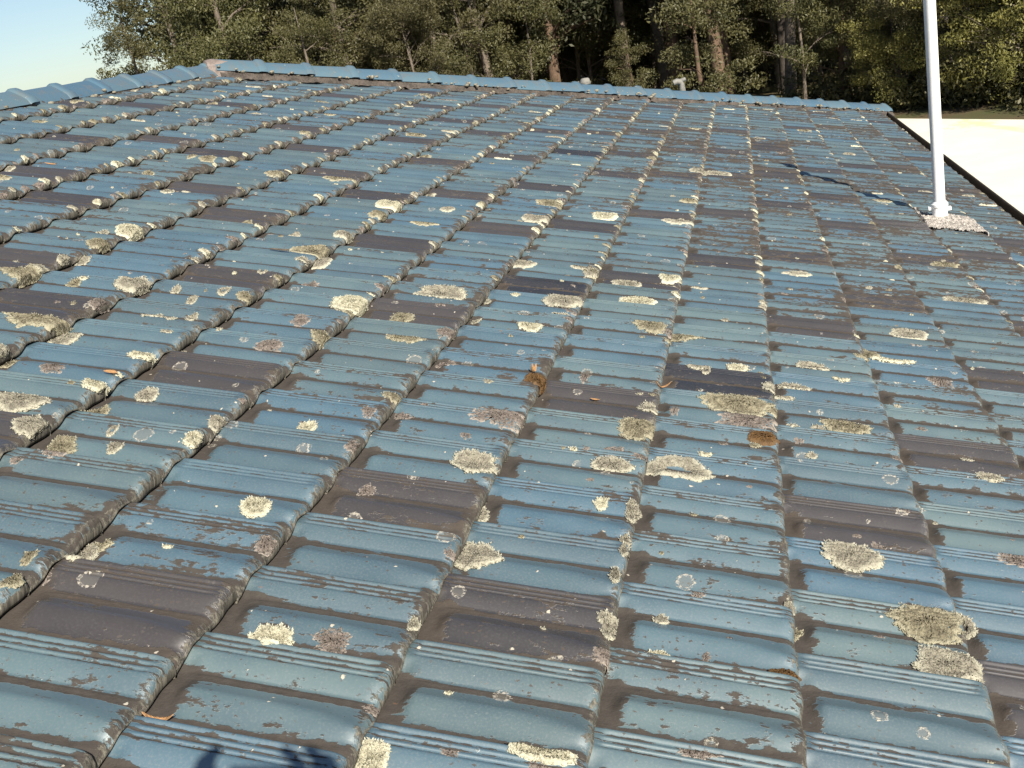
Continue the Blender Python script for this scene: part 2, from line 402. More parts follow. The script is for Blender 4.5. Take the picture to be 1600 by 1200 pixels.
def tile_arrays(k, j, lod):
    if lod == 0: na, nb = 30, 61
    elif lod == 1: na, nb = 16, 37
    else: na, nb = 9, 25
    ia = np.linspace(0, 1, na); a = -.16 + 1.16 * (ia + .10 * np.sin(2 * np.pi * ia) / (2 * np.pi) * 0)
    if lod == 0:
        a = np.concatenate([[-.16, -.08, -.02], np.linspace(.01, .20, 9), np.linspace(.24, .88, 10), np.linspace(.91, .985, 7), [.995, 1.0]])
        b = np.concatenate([[0.0], np.linspace(.008, .30, 31), np.linspace(.315, .99, 32), [1.0]])
    elif lod == 1:
        a = np.concatenate([[-.16, -.02], np.linspace(.03, .20, 5), [.4, .65, .85], [.93, .96, .985, 1.0]])
        b = np.concatenate([[0.0, .012], np.linspace(.035, .27, 14), np.linspace(.30, 1.0, 20)])
    else:
        a = np.array([-.16, .03, .12, .2, .6, .92, .97, 1.0]); b = np.concatenate([[0., .02], np.linspace(.06, 1, 17)])
    A, B = np.meshgrid(a, b, indexing='ij')
    j0, j1, j2 = jit(k, j)
    Z = hprof(np.maximum(A, 0), B) + j0 + j2 * (A - .5) + T_LIFT * np.minimum(A, 0)
    Z = Z - .006 * (A < -.05)
    Sx = (k + A) * L + j1 * 0; Tt = (j + .5 * k - B) * W
    # tail edge wobble
    Sx = Sx + (A > .9) * (j1 * .5 + .0012 * np.sin(B * 17 + k * 3 + j))
    G = np.stack([Sx, Tt, Z], -1)
    # front face of the tail: rounded lip then down to just above the next course
    s1 = Sx[-1] + .001; lowz = np.minimum(Hs((k + 1.004) * L + 0 * Tt[-1], Tt[-1]) + .0060, Z[-1] - .004)
    rows = [G]
    for f, ds in ((.3, .0025), (.75, .0025), (1.0, .0)):
        rows.append(np.stack([s1 + ds, Tt[-1], Z[-1] + (lowz - Z[-1]) * f], -1)[None])
    rows.append(np.stack([s1 - .03, Tt[-1], lowz + .001], -1)[None])
    G = np.concatenate(rows, 0)
    # side flange
    n, m_ = G.shape[:2]
    gri = grime_field(np.clip(A, 0, 1), B, float(sm(np.array(j * W + .5 * k * W), .3, 2.0)) * float(sm(np.array(k + 0.0), -5, 0))); gri = np.concatenate([gri, np.full((4, m_), .4)], 0)
    cr_ = sm(A, .90, .985) * .50; cr_ = np.concatenate([cr_, np.full((4, m_), .78)], 0)
    left = G[:, :1].copy(); left[:, 0, 2] -= .010
    right = G[:, -1:].copy(); right[:, 0, 2] -= .004; right[:, 0, 1] -= .003
    G = np.concatenate([left, G, right], 1); gri = np.concatenate([gri[:, :1] + .3, gri, gri[:, -1:]], 1); cr_ = np.concatenate([cr_[:, :1], cr_, cr_[:, -1:]], 1)
    n, m_ = G.shape[:2]
    idx = np.arange(n * m_).reshape(n, m_)
    F = np.stack([idx[:-1, :-1], idx[1:, :-1], idx[1:, 1:], idx[:-1, 1:]], -1).reshape(-1, 4)[:, ::-1]
    P = G.reshape(-1, 3)
    return P, F, gri.ravel(), cr_.ravel()

DARKLIST = [(-13, 26), (-12, 27), (-11, 21), (-11, 29), (-11, 39), (-10, 17), (-10, 22), (-10, 34), (-9, 15), (-9, 21), (-9, 26), (-9, 38), (-8, 11), (-8, 17), (-8, 23), (-8, 29), (-8, 34), (-7, 9), (-7, 15), (-7, 20), (-7, 26), (-7, 31), (-7, 36), (-6, 5), (-6, 11), (-6, 18), (-6, 23), (-6, 29), (-6, 38), (-5, 7), (-5, 14), (-5, 19), (-5, 25), (-5, 31), (-5, 38), (-4, 2), (-4, 10), (-4, 16), (-4, 21), (-4, 27), (-4, 32), (-4, 40), (-3, 4), (-3, 12), (-3, 17), (-3, 24), (-3, 28), (-3, 34), (-3, 43), (-2, 2), (-2, 7), (-2, 13), (-2, 19), (-2, 25), (-2, 30), (-2, 36), (-1, 8), (-1, 15), (-1, 20), (-1, 26), (-1, 31), (-1, 37), (0, 4), (0, 11), (0, 16), (0, 22), (0, 27), (0, 28), (0, 33), (0, 34), (1, 1), (1, 6), (1, 13), (1, 20), (1, 24), (1, 29), (1, 41), (2, 9), (2, 17), (2, 21), (2, 31), (2, 43), (2, 49), (3, 12), (3, 18), (3, 27), (3, 32), (4, 20), (4, 28), (4, 35), (4, 41), (4, 48)]
FLASH = ()
# main lichen patches in roof coordinates: s t half-length half-width kind
LICH = '-0.606 0.3 0.045 0.057 c;-0.695 0.639 0.053 0.057 c;-0.64 0.469 0.023 0.035 c;-0.694 0.916 0.067 0.07 g;-0.242 0.848 0.09 0.06 r;-0.357 1.004 0.046 0.068 y;-0.396 0.771 0.045 0.027 c;-0.106 1.312 0.09 0.07 y;-0.08 1.209 0.077 0.063 g;0.250 0.372 0.072 0.057 y;0.266 0.252 0.060 0.044 c;0.332 0.432 0.025 0.044 r;0.134 0.586 0.057 0.056 c;-0.857 -0.084 0.037 0.034 b;-0.76 -0.064 0.034 0.028 g;-0.619 -0.282 0.027 0.034 b;-0.385 -0.218 0.047 0.023 b;-1.048 0.27 0.031 0.035 b;-1.271 0.028 0.03 0.042 c;-1.259 0.057 0.028 0.022 y;-1.622 0.835 0.028 0.04 b;-1.618 0.62 0.027 0.039 b;-1.572 0.553 0.025 0.037 y;-1.72 0.491 0.066 0.053 c;-1.62 0.378 0.03 0.042 c;-1.532 0.36 0.033 0.045 y;-1.283 0.575 0.018 0.03 c;-1.288 0.471 0.017 0.029 b;-1.509 0.665 0.024 0.034 c;-1.782 0.7 0.032 0.037 g;-2.261 1.256 0.066 0.07 y;-1.945 1.345 0.059 0.07 c;-1.922 1.128 0.029 0.041 g;-1.984 0.934 0.09 0.07 y;-1.911 0.708 0.02 0.032 y;-1.889 0.906 0.044 0.056 c;-1.307 1.524 0.061 0.07 b;-1.281 1.214 0.036 0.048 y;-1.389 1.087 0.038 0.034 g;-2.256 1.852 0.06 0.07 b;-2.254 1.65 0.04 0.052 y;-2.241 1.433 0.019 0.031 c;-2.225 1.506 0.023 0.035 c;-1.59 0.973 0.015 0.027 c;-1.096 1.815 0.09 0.07 c;-1.072 1.34 0.054 0.038 y;-0.975 1.429 0.03 0.042 g;-1.143 1.523 0.035 0.042 y;-0.957 1.891 0.019 0.031 c;-0.699 1.955 0.063 0.066 c;-0.697 1.804 0.042 0.027 c;-0.758 1.646 0.039 0.043 b;-0.392 1.863 0.057 0.061 y;-0.28 1.876 0.058 0.048 y;-0.367 2.495 0.044 0.065 b;-0.921 1.253 0.028 0.04 g;-0.655 2.382 0.028 0.07 c;-0.732 3.425 0.066 0.07 b;-0.386 3.56 0.077 0.07 c;-1.011 3.504 0.082 0.07 y;-1.01 3.117 0.067 0.07 c;-0.932 2.385 0.055 0.055 c;-0.655 2.382 0.033 0.07 y;-1.635 2.02 0.083 0.07 y;-1.586 1.957 0.046 0.058 c;-1.633 2.907 0.068 0.07 b;-1.618 2.704 0.046 0.058 y;-2.002 3.249 0.079 0.07 y;-1.611 2.285 0.044 0.056 c;-1.907 4.269 0.086 0.07 y;0.149 2.956 0.075 0.056 c;0.413 2.001 0.073 0.043 b;0.517 2.343 0.061 0.051 c;0.137 1.799 0.05 0.032 c;0.21 1.681 0.028 0.03 b;0.538 1.855 0.04 0.053 g;0.191 1.316 0.065 0.033 y;0.12 1.289 0.02 0.024 c;0.327 2.071 0.048 0.07 y;-0.004 1.493 0.028 0.027 c;0.023 1.466 0.043 0.021 c;0.531 1.134 0.035 0.021 c;-0.222 1.577 0.035 0.04 c;-0.102 1.622 0.031 0.023 b;-0.196 1.546 0.013 0.034 r;-0.33 0.564 0.013 0.039 c;-0.318 0.615 0.012 0.023 c;-0.328 0.134 0.013 0.03 c;-0.338 0.15 0.014 0.015 c;-0.336 0.302 0.011 0.038 c;-0.331 0.439 0.01 0.03 c;-0.33 0.388 0.008 0.024 c;-0.235 0.117 0.021 0.016 b;0 0.284 0.018 0.028 y;-0.007 0.335 0.012 0.018 c;-0.396 0.57 0.016 0.02 b;-0.881 0.447 0.017 0.025 g;-1.104 0.666 0.022 0.024 b;-0.961 0.59 0.02 0.032 g;-0.649 0.017 0.008 0.02 c;-0.342 1.165 0.026 0.031 c;-0.271 1.216 0.015 0.023 g;-0.4 0.876 0.022 0.018 g;-0.494 0.818 0.01 0.011 b;0.066 1.585 0.045 0.028 c;0.837 3.001 0.09 0.057 c;0.874 3.635 0.062 0.07 y;0.202 0.656 0.019 0.024 g;0.499 0.715 0.048 0.037 g;-0.178 0.31 0.013 0.02 g;-0.238 0.221 0.015 0.016 c;-0.155 0.135 0.009 0.015 g;-0.162 -0.126 0.03 0.011 g;-0.782 -0.09 0.01 0.013 g;-2.331 1.792 0.021 0.033 c;-2.11 1.285 0.021 0.033 y;-2.473 2.495 0.026 0.038 c;-0.93 0.857 0.023 0.023 g;-0.995 0.782 0.019 0.026 g;-0.024 0.121 0.026 0.013 m;-0.535 1.335 0.016 0.04 g;-0.04 1.101 0.041 0.029 m;-0.649 1.193 0.041 0.053 m;-1.584 3.325 0.048 0.06 c;-1.997 2.233 0.025 0.037 y;-1.396 3.009 0.032 0.044 c;-0.934 1.655 0.017 0.025 c;-1.794 2.22 0.022 0.034 c;-0.377 3.568 0.058 0.07 c;-3.879 4.402 0.033 0.045 b;-3.847 4.911 0.028 0.04 b;-3.914 4.063 0.034 0.046 y;-3.71 3.417 0.038 0.05 y;-3.474 4.843 0.037 0.049 y;-2.605 4.273 0.033 0.045 y;-2.656 3.206 0.044 0.056 y;-2.269 3.114 0.044 0.056 y;-2.529 6.101 0.05 0.062 c;-3.734 6.604 0.053 0.065 b;-2.745 3.216 0.025 0.037 y;-2.884 2.801 0.028 0.04 b;-2.715 2.754 0.028 0.04 y;-3.177 2.456 0.02 0.032 c;0.047 7.403 0.09 0.07 c;-0.33 5.184 0.078 0.07 c;-0.231 5.285 0.09 0.07 c;-0.138 1.052 0.014 0.016 g;-1.28 -0.06 0.012 0.02 g;-1.315 -0.053 0.01 0.022 y;-1.293 -0.127 0.012 0.024 y;-1.523 0.331 0.037 0.048 g;-1.059 1.684 0.022 0.033 g;-1.42 0.382 0.015 0.027 c;0.05 1.276 0.024 0.028 c;0.52 2.22 0.028 0.032 g;-1.738 1.315 0.015 0.027 c;-1.758 1.148 0.016 0.028 c;-1.706 1.137 0.014 0.026 c;-1.664 1.176 0.014 0.026 c;-1.783 1.139 0.012 0.022 c;-1.687 1.421 0.019 0.031 r;-1.835 1.397 0.015 0.025 c;-1.568 1.161 0.012 0.024 r;-1.474 0.459 0.011 0.019 r;-1.673 1.668 0.017 0.029 r;-1.515 1.695 0.026 0.035 g;-1.397 1.33 0.023 0.034 g;-1.386 1.304 0.03 0.028 g;-1.383 1.096 0.031 0.029 g'
# (kind, variant, azimuth from the camera, distance, scale, rotation, label, group)
TREES = [
 ('gum', 0, -31.5, 41, .62, 0.3, 'small thin crowned olive gum at the far left edge of the forest against the sky', 'gum trees along the forest edge'),
 ('gum', 1, -29.0, 44, 1.05, 1.2, 'tall airy gum tree second from the left, sky showing between its branches', 'gum trees along the forest edge'),
 ('gum', 0, -26.0, 42, .95, 2.2, 'gum tree with a drooping olive crown above the corner where ridge meets hip', 'gum trees along the forest edge'),
 ('gum', 1, -23.5, 45, 1.1, 3.1, 'tall gum tree right of the roof corner with bare pale limbs in its crown', 'gum trees along the forest edge'),
 ('gum', 0, -21.0, 42, 1.0, 4.0, 'dense olive gum tree behind the left third of the hip', 'gum trees along the forest edge'),
 ('gum', 1, -18.4, 43, .9, 5.1, 'leafy gum tree just left of the brightest green crown', 'gum trees along the forest edge'),
 ('gum', 0, -15.8, 40, .85, .9, 'broad sunlit gum tree behind the middle of the hip', 'gum trees along the forest edge'),
 ('gum', 1, -13.2, 41, .85, 2.6, 'sunlit gum tree at the left border of the dark forest gap', 'gum trees along the forest edge'),
 ('gum', 1, -17.2, 38, .58, 1.1, 'low rounded gum in front of the sunlit gum trees left of the dark gap', 'gum trees along the forest edge'),
 ('gum', 0, -22.3, 39, .55, 2.1, 'low olive gum behind the hip below the olive gum trees', 'bushes along the forest edge'),
 ('sapling', 1, -11.2, 42, 1.0, .4, 'slender pale stemmed sapling at the left of the dark gap', 'saplings in front of the dark forest'),
 ('sapling', 0, -6.0, 47, .7, 2.9, 'low thin sapling in the dark gap between the two roof vents', 'saplings in front of the dark forest'),
 ('sapling', 0, -2.0, 34, 1.0, .7, 'sapling with a rusty trunk and olive crown just right of the bent flue', 'saplings in front of the dark forest'),
 ('tall', 2, -1.3, 45, .9, 1.4, 'tall gum tree with a rusty orange trunk right of the bent flue', 'tall gum trees at the forest front'),
 ('tall', 0, -4.1, 49, 1.0, 2.4, 'thick dark gum trunk directly left of the bent flue', 'tall gum trees at the forest front'),
 ('tall', 1, 2.2, 44, 1.0, 3.3, 'tall gum tree with slim pale trunk midway between the flue and the white pole', 'tall gum trees at the forest front'),
 ('sapling', 1, 2.9, 38, .95, 4.4, 'pale stemmed sapling in front of the dark forest left of the white pole', 'saplings in front of the dark forest'),
 ('sapling', 0, 5.0, 40, 1.0, 5.2, 'leafy sapling over the top end of the gutter', 'saplings in front of the dark forest'),
 ('gum', 1, 6.4, 40, .60, 3.7, 'half shaded gum tree directly left of the white pole', 'gum trees along the forest edge'),
 ('gum', 0, 9.0, 37, .60, 1.9, 'gum tree partly hidden behind the white pole', 'gum trees along the forest edge'),
 ('wattle', 1, 7.6, 37, .62, .2, 'low dark green bush by the yard edge left of the white pole', 'bushes along the forest edge'),
 ('wattle', 0, 11.2, 35.5, .88, 3.4, 'bright olive bush just right of the white pole above the pale yard', 'bushes along the forest edge'),
 ('wattle', 1, 13.4, 34.5, .95, 4.8, 'rounded yellow green bush at the far right above the pale yard', 'bushes along the forest edge'),
 ('wattle', 0, 16.2, 34, .95, 5.8, 'yellow green bush cut off by the right edge of the view', 'bushes along the forest edge'),
 ('tall', 1, 13.0, 43, 1.0, 5.0, 'tall gum with a pale trunk rising behind the bushes at the far right', 'tall gum trees at the forest front'),
 ('tall', 0, 9.6, 47, 1.0, .5, 'tall dark gum tree behind the white pole', 'tall gum trees at the forest front'),
]
# ------------------------------------------------------------------ setting
def flat(name, pts, z, m_):
    me = bpy.data.meshes.new(name); me.from_pydata([(x, y, z) for x, y in pts], [], [tuple(range(len(pts)))]); me.materials.append(m_)
    o = bpy.data.objects.new(name, me); C.objects.link(o); return tag(o, kind='structure')
flat('ground', [(-900, -400), (900, -400), (900, 1500), (-900, 1500)], 0.0, M['ground'])
flat('yard', [(1.4, 37.65), (1.4, -12), (45, -12), (45, -33)][:0] or [(1.6, -12), (30, -12), (30, -9.0), (1.6, 37.3)], 0.004, M['yard'])

# ------------------------------------------------------------------ the house
house = empty('house', (-3.9, 3.0, 0), 'house whose low pitched roof of blue glazed tiles fills the view, spotted with lichen', 'house')
XR = RW([S_RIDGE, 0, 0])[0]; ZR = RW([S_RIDGE, 0, 0])[2]; XE = RW([S_EAVE, 0, 0])[0]; ZE = RW([S_EAVE, 0, 0])[2]
XB = 2 * XR - XE; YH = hip_t(S_EAVE)
mb = MB()
wz = ZE - .12
for (x0, y0, x1, y1) in ((XE - .55, T_NEAR + .3, XE - .55, YH - .55), (XE - .55, YH - .55, XB + .55, YH - .55), (XB + .55, YH - .55, XB + .55, T_NEAR + .3), (XB + .55, T_NEAR + .3, XE - .55, T_NEAR + .3)):
    d = Vector((x1 - x0, y1 - y0, 0)); n_ = Vector((-d.y, d.x, 0)).normalized() * .11
    mb.box((x0, y0, 0), d, n_, (0, 0, wz))
mb.build('wall', M['brick'], house, False)
# gable triangle at the near end
mb = MB(); mb.V += [(XE - .5, T_NEAR + .3, wz), (XB + .5, T_NEAR + .3, wz), (XR, T_NEAR + .3, ZR - .15), (XE - .5, T_NEAR + .18, wz), (XB + .5, T_NEAR + .18, wz), (XR, T_NEAR + .18, ZR - .15)]
mb.F += [(0, 1, 2), (3, 5, 4), (0, 3, 4, 1), (1, 4, 5, 2), (2, 5, 3, 0)]; mb.build('gable', M['brick'], house, False)
# deck under the tiles
mb = MB(); dz = .045
A0 = RW([[S_RIDGE, T_NEAR, -dz], [S_EAVE - .04, T_NEAR, -dz], [S_EAVE - .04, YH - .06, -dz], [S_RIDGE, T_HIP0 - .06, -dz]])
B0 = [(XR, T_NEAR, ZR - dz - .004), (XR, T_HIP0 - .06, ZR - dz - .004), (XB, YH - .06, ZE - dz), (XB, T_NEAR, ZE - dz)]
mb.V += [tuple(p) for p in A0] + B0; mb.F += [(0, 1, 2, 3), (4, 5, 6, 7), (3, 2, 6, 5)]
mb.build('roof_deck', M['dark'], house, False)
mb = MB(); mb.box((XB, T_NEAR + .05, wz - .02), (XE - XB, 0, 0), (0, YH - T_NEAR - .05, 0), (0, 0, .02)); mb.build('soffit', M['soffit'], house, False)
mb = MB(); mb.box((XE - .035, T_NEAR, ZE - .21), (.02, 0, 0), (0, YH - T_NEAR, 0), (0, 0, .17)); mb.box((XB, YH - .02, ZE - .21), (XE - .04 - XB, 0, 0), (0, .02, 0), (0, 0, .17)); mb.build('fascia', M['fascia'], house, False)
# quad gutter: extruded open profile
def gutter(P0, P1, out):
    P0, P1, out = Vector(P0), Vector(P1), Vector(out); prof = [(0, .0), (0, -.09), (.012, -.105), (.07, -.105), (.10, -.085), (.112, -.04), (.112, .0), (.104, .006), (.098, .0), (.104, -.038), (.094, -.078), (.068, -.097), (.014, -.097), (.006, -.088), (.006, 0)]
    ring = lambda P: [P + out * a + Vector((0, 0, b)) for a, b in prof]
    mb = MB(); mb.quadgrid([ring(P0 + (P1 - P0) * f) for f in (0, .25, .5, .75, 1)], True); mb.fan(ring(P0)); mb.fan(ring(P1)[::-1]); return mb
GX = RW([1.585, 0, 0])[0]; GZ = RW([1.585, 0, 0])[2] - .005
gutter((GX, T_NEAR, GZ), (GX, YH - .03, GZ), (1, 0, 0)).build('gutter', M['gutter'], house)
gutter((GX, YH + .0, GZ), (XB, YH + .0, GZ), (0, 1, 0)).build('gutter', M['gutter'], house)

# ------------------------------------------------------------------ tiles
DARK = set(DARKLIST)
MI = Matrix((cr, cu, cb))
def project(P):
    """pixel (in the 1600 x 1200 photograph) and depth, used only to choose how finely each tile is meshed"""
    q = (np.asarray(P) - np.array(CAM)) @ np.array(MI).T
    return 800 + 1587 * q[..., 0] / -q[..., 2], 600 - 1587 * q[..., 1] / -q[..., 2], -q[..., 2]
allt = []
for k in range(-13, 5):
    for j in range(-16 - k // 2, 75):
        t1 = (j + .5 * k) * W; t0 = t1 - W
        if t0 < T_NEAR: continue
        if t0 > hip_t(min((k + 1) * L, S_EAVE)): continue
        pc = RW([(k + .5) * L, t0 + W / 2, 0]); d = (Vector(pc) - CAM).length
        x, y, z = project(pc)
        vis = z > 0 and -160 < x < 1760 and y < 1330
        dark = (k, j) in DARK or (not vis and hash01(k, j, 9) < .15)
        allt.append([d if vis else d + 100, k, j, dark, vis])
allt.sort()
near = {(k, j) for d, k, j, dk, v in allt[:100]}
near_obj = {}
def clampP(P, k, j):
    P[:, 0] = np.maximum(P[:, 0], S_RIDGE)
    P[:, 1] = np.minimum(P[:, 1], T_HIP0 + HIPK * (P[:, 0] - S_RIDGE) - .0)
    return P
def flashed(k, j): return k == 3 and j in FLASH
acc = dict(V=[], F=[], g=[], c=[], r=[], t=[], mi=[], dr=[]); off = 0
for d, k, j, dk, v in allt:
    lod = 0 if (k, j) in near else (1 if d < 6.5 else 2)
    if lod == 0: lod = 0
    P, F, gr, crs = tile_arrays(k, j, lod)
    P = clampP(P, k, j)
    n_ = len(P); tint = (1.0 if (k, j) in ((-3, 12), (-1, 8), (-4, 27)) else .45 * hash01(k, j, 5) ** 2) if dk else hash01(k, j, 5); dirty = hash01(k, j, 6) + min(.25, max(0, (P[0, 1] - 1.5) * .06)) + (.38 * float(sm(np.array(P[0, 0] + .35 * (P[0, 1] - 1.0)), -.2, .9))) * float(sm(np.array(P[0, 1]), .3, 1.4)) + .12
    rc = P.copy(); rc[:, 0] += 3.7 * math.floor(hash01(k, j, 7) * 5) * 0; rc[:, 2] = 0
    wp = RW(P)
    if (k, j) in near:
        cpos = wp.mean(0)
        me = npmesh('roof_tile', wp - cpos, F, mats=[M['brown'] if dk else M['blue']], attrs=dict(grime=gr, crust=crs, tint=np.full(n_, tint), dirty=np.full(n_, dirty)), vec=dict(rc=rc))
        o = bpy.data.objects.new('roof_tile', me); C.objects.link(o); o.parent = house; o.location = Vector(cpos.tolist()) - Vector(house.location)
        if dk: o['label'] = 'dark brown glazed tile'
        near_obj[(k, j)] = o
    else:
        acc['V'].append(wp); acc['F'].append(F + off); acc['g'].append(gr); acc['c'].append(crs); acc['r'].append(rc)
        acc['t'].append(np.full(n_, tint)); acc['dr'].append(np.full(n_, dirty)); acc['mi'].append(np.full(len(F), int(dk))); off += n_
cat = {k: np.concatenate(v) for k, v in acc.items()}
me = npmesh('roof_tiles', cat['V'], cat['F'], mats=[M['blue'], M['brown']], midx=cat['mi'], attrs=dict(grime=cat['g'], crust=cat['c'], tint=cat['t'], dirty=cat['dr']), vec=dict(rc=cat['r']))
o = link('roof_tiles', me, house); o['kind'] = 'stuff'; o['label'] = 'farther blue and dark brown glazed tiles'
# the other two slopes, beyond the ridge and the hip
def slope(name, P00, ex, ey, n, m_, tri=None):
    """rows of rolls stepping down: ex runs along the courses, ey down the slope"""
    P00, ex, ey = Vector(P00), Vector(ex), Vector(ey); nn = ex.cross(ey).normalized(); nn = nn if nn.z > 0 else -nn
    wid = ex.length; leng = ey.length; nu = int(wid / .07); rows = []
    for i in range(int(leng / L)):
        for a in (0.0, .97, 1.0):
            vv = min(1, (i + a) * L / leng); r = []
            lo, hi = tri(vv) if tri else (0, 1)
            for q in range(nu + 1):
                u = lo + (hi - lo) * q / nu
                h = (.022 * a if a < 1 else 0) + .007 * math.cos((u * wid + (i % 2) * W / 2) * 2 * math.pi / (W / 2)) - .01
                r.append(P00 + ex * u + ey * vv + nn * h)
            rows.append(r)
    mb = MB(); mb.quadgrid(rows); return mb.build(name, M['bluefar'], house)
M['bluefar'] = simple('plain_blue_glaze', (0.07, 0.16, 0.22), .4, .35, 5, .2)
slope('back_slope', (XR, T_NEAR, ZR), (0, YH - T_NEAR, 0), (XB - XR, 0, ZE - ZR), 1, 1, lambda v: (0, (T_HIP0 - T_NEAR + (YH - T_HIP0) * v) / (YH - T_NEAR)))
slope('hip_end_slope', (XB, T_HIP0, ZR), (XE - XB, 0, 0), (0, YH - T_HIP0, ZE - ZR), 1, 1, lambda v: (.5 - .5 * v, .5 + .5 * v))

# ------------------------------------------------------------------ lichen
def lobes_noise(phi, seed, rough=1.0):
    r = np.random.default_rng(seed); z = np.zeros_like(phi)
    for f, a_ in ((2, .13), (3, .10), (5, .07), (8, .06), (13, .06), (21, .05)):
        z += a_ * rough * np.cos(f * phi + r.uniform(0, 6.28))
    return z
TH_ = dict(c=.0040, b=.0050, y=.0030, g=.0014, r=.0035, m=.005)
def wrap(s, t, th, k0):
    """lay a crust of thickness th on the tile of course k0 and on round the lip at its tail"""
    edge = (k0 + 1) * L; s = np.maximum(s, k0 * L + .004)
    top = Hs(np.minimum(s, edge - .0008), t); low = Hs(np.full_like(s, edge + .004), t)
    e = s - edge; dh = np.maximum(top - low - .004, .002)
    f = np.clip(e, 0, None); down = np.minimum(f, dh); past = np.clip(f - dh, 0, None) * .25
    onf = np.clip(e / .004 + 1, 0, 1)
    return np.minimum(s, edge) + onf * (np.abs(th) * .9 + .0025) + past, t, top - down + th * (1 - onf * .6)
def lichen_arrays(s0, t0, rs, rt, ty, seed, res):
    """a crusty rosette draped over the tiles; returns vertices, quads, triangles and how near each vertex is to the rim"""
    r = np.random.default_rng(seed); k0 = math.floor(s0 / L)
    nr = int(np.clip(max(rs, rt) / res, 3, 26)); na = int(np.clip(2 * math.pi * max(rs, rt) / res, 9, 110))
    ph = np.linspace(0, 2 * np.pi, na, endpoint=False); rho = np.linspace(0, 1, nr + 1)[1:] ** .9
    R = 1 + lobes_noise(ph, seed, dict(c=.62, b=.5, y=.8, g=1.1, r=.6, m=.7)[ty])
    RH, PH = np.meshgrid(rho, ph, indexing='ij')
    rt = rt * .86; jx = r.normal(0, .28, RH.shape) * res; jy = r.normal(0, .28, RH.shape) * res
    s = s0 + rs * RH * R * np.cos(PH) + jx; t = t0 + rt * RH * R * np.sin(PH) + jy
    T = TH_[ty] * (0.6 + .8 * min(1, max(rs, rt) / .04))
    rim = np.clip((1 - RH) / .18, 0, 1)
    th = T * (.25 + .75 * np.sqrt(rim)) * (.55 + .9 * r.random(RH.shape))
    if ty in 'cb': th = th * (1 - .35 * (1 - sm(RH, .3, .7)))
    hole = None
    if ty == 'r': th = np.where(RH < .42 + .12 * lobes_noise(PH, seed + 5, 2), -.006, th)
    if ty == 'g': th = np.where(r.random(RH.shape) < .12 + .3 * RH ** 2, -.002, th)
    if ty == 'y': th = np.where(r.random(RH.shape) < .08 + .12 * RH ** 3, -.002, th)
    th[-1] = -.0012
    s, t, h = wrap(s, t, th, k0)
    G = np.stack([s, t, h], -1).reshape(-1, 3)
    c = np.array([[s[0].mean(), t[0].mean(), h[0].mean()]])
    P = np.concatenate([c, G]); idx = 1 + np.arange(nr * na).reshape(nr, na)
    i2 = np.roll(idx, -1, axis=1)
    F4 = np.stack([idx[:-1], idx[1:], i2[1:], i2[:-1]], -1).reshape(-1, 4)
    F3 = np.stack([np.zeros(na, int), idx[0], i2[0]], -1)
    e = np.concatenate([[0], sm(RH, .70, 1.0).ravel()])
    # small standing lobes
    if ty in 'cbyr' and res < .004:
        area = rs * rt * 3.14; n_ = int(min(520, area / (.0042 ** 2) * {'c': .8, 'b': .9, 'y': .7, 'r': .8}[ty]))
        q = np.sqrt(r.random(n_)) * 1.02; p = r.random(n_) * 6.283; q = np.where(r.random(n_) < .35, .93 + .12 * r.random(n_), q)
        if ty == 'r': q = .55 + .47 * r.random(n_)
        Rr = 1 + np.interp(p, ph, R - 1, period=6.2832)
        cs = s0 + rs * q * Rr * np.cos(p); ct = t0 + rt * q * Rr * np.sin(p); cs, ct, ch = wrap(cs, ct, np.full(n_, T * .55), k0)
        d = r.random(n_) * 6.283; ln = r.uniform(.0022, .0058, n_) * (1.0 if ty != 'y' else .8); wd = ln * r.uniform(.35, .6, n_)
        out = p + r.normal(0, .9, n_); dx, dy = np.cos(out), np.sin(out)
        lift = r.uniform(.0006, .0042, n_)
        b0 = np.stack([cs - dy * wd, ct + dx * wd, ch - .001], -1); b1 = np.stack([cs + dy * wd, ct - dx * wd, ch - .001], -1)
        tp = np.stack([cs + dx * ln, ct + dy * ln, ch + lift], -1); bk = np.stack([cs - dx * ln * .6, ct - dy * ln * .6, ch + lift * .7], -1)
        o_ = len(P); P = np.concatenate([P, b0, b1, tp, bk]); i = np.arange(n_)
        F3 = np.concatenate([F3, np.stack([o_ + i + n_, o_ + i + 2 * n_, o_ + i], -1), np.stack([o_ + i, o_ + i + 3 * n_, o_ + i + n_], -1)])
        ee = np.clip(q, 0, 1) ** 2 * .6 + .3; e = np.concatenate([e, ee, ee, ee + .1, ee])
    P[:, 1] = np.minimum(P[:, 1], T_HIP0 + HIPK * (P[:, 0] - S_RIDGE) + .02)
    return P, F4, F3, np.clip(e, 0, 1)
L1 = [l.split() for l in LICH.split(';')]
L1 = [(float(a), float(b), float(c), float(d), e) for a, b, c, d, e in L1]
def size_px(l):
    x, y, z = project(RW([l[0], l[1], 0])); return l[2] * l[3] / z ** 3
L1.sort(key=lambda l: -size_px(l))
extra = []
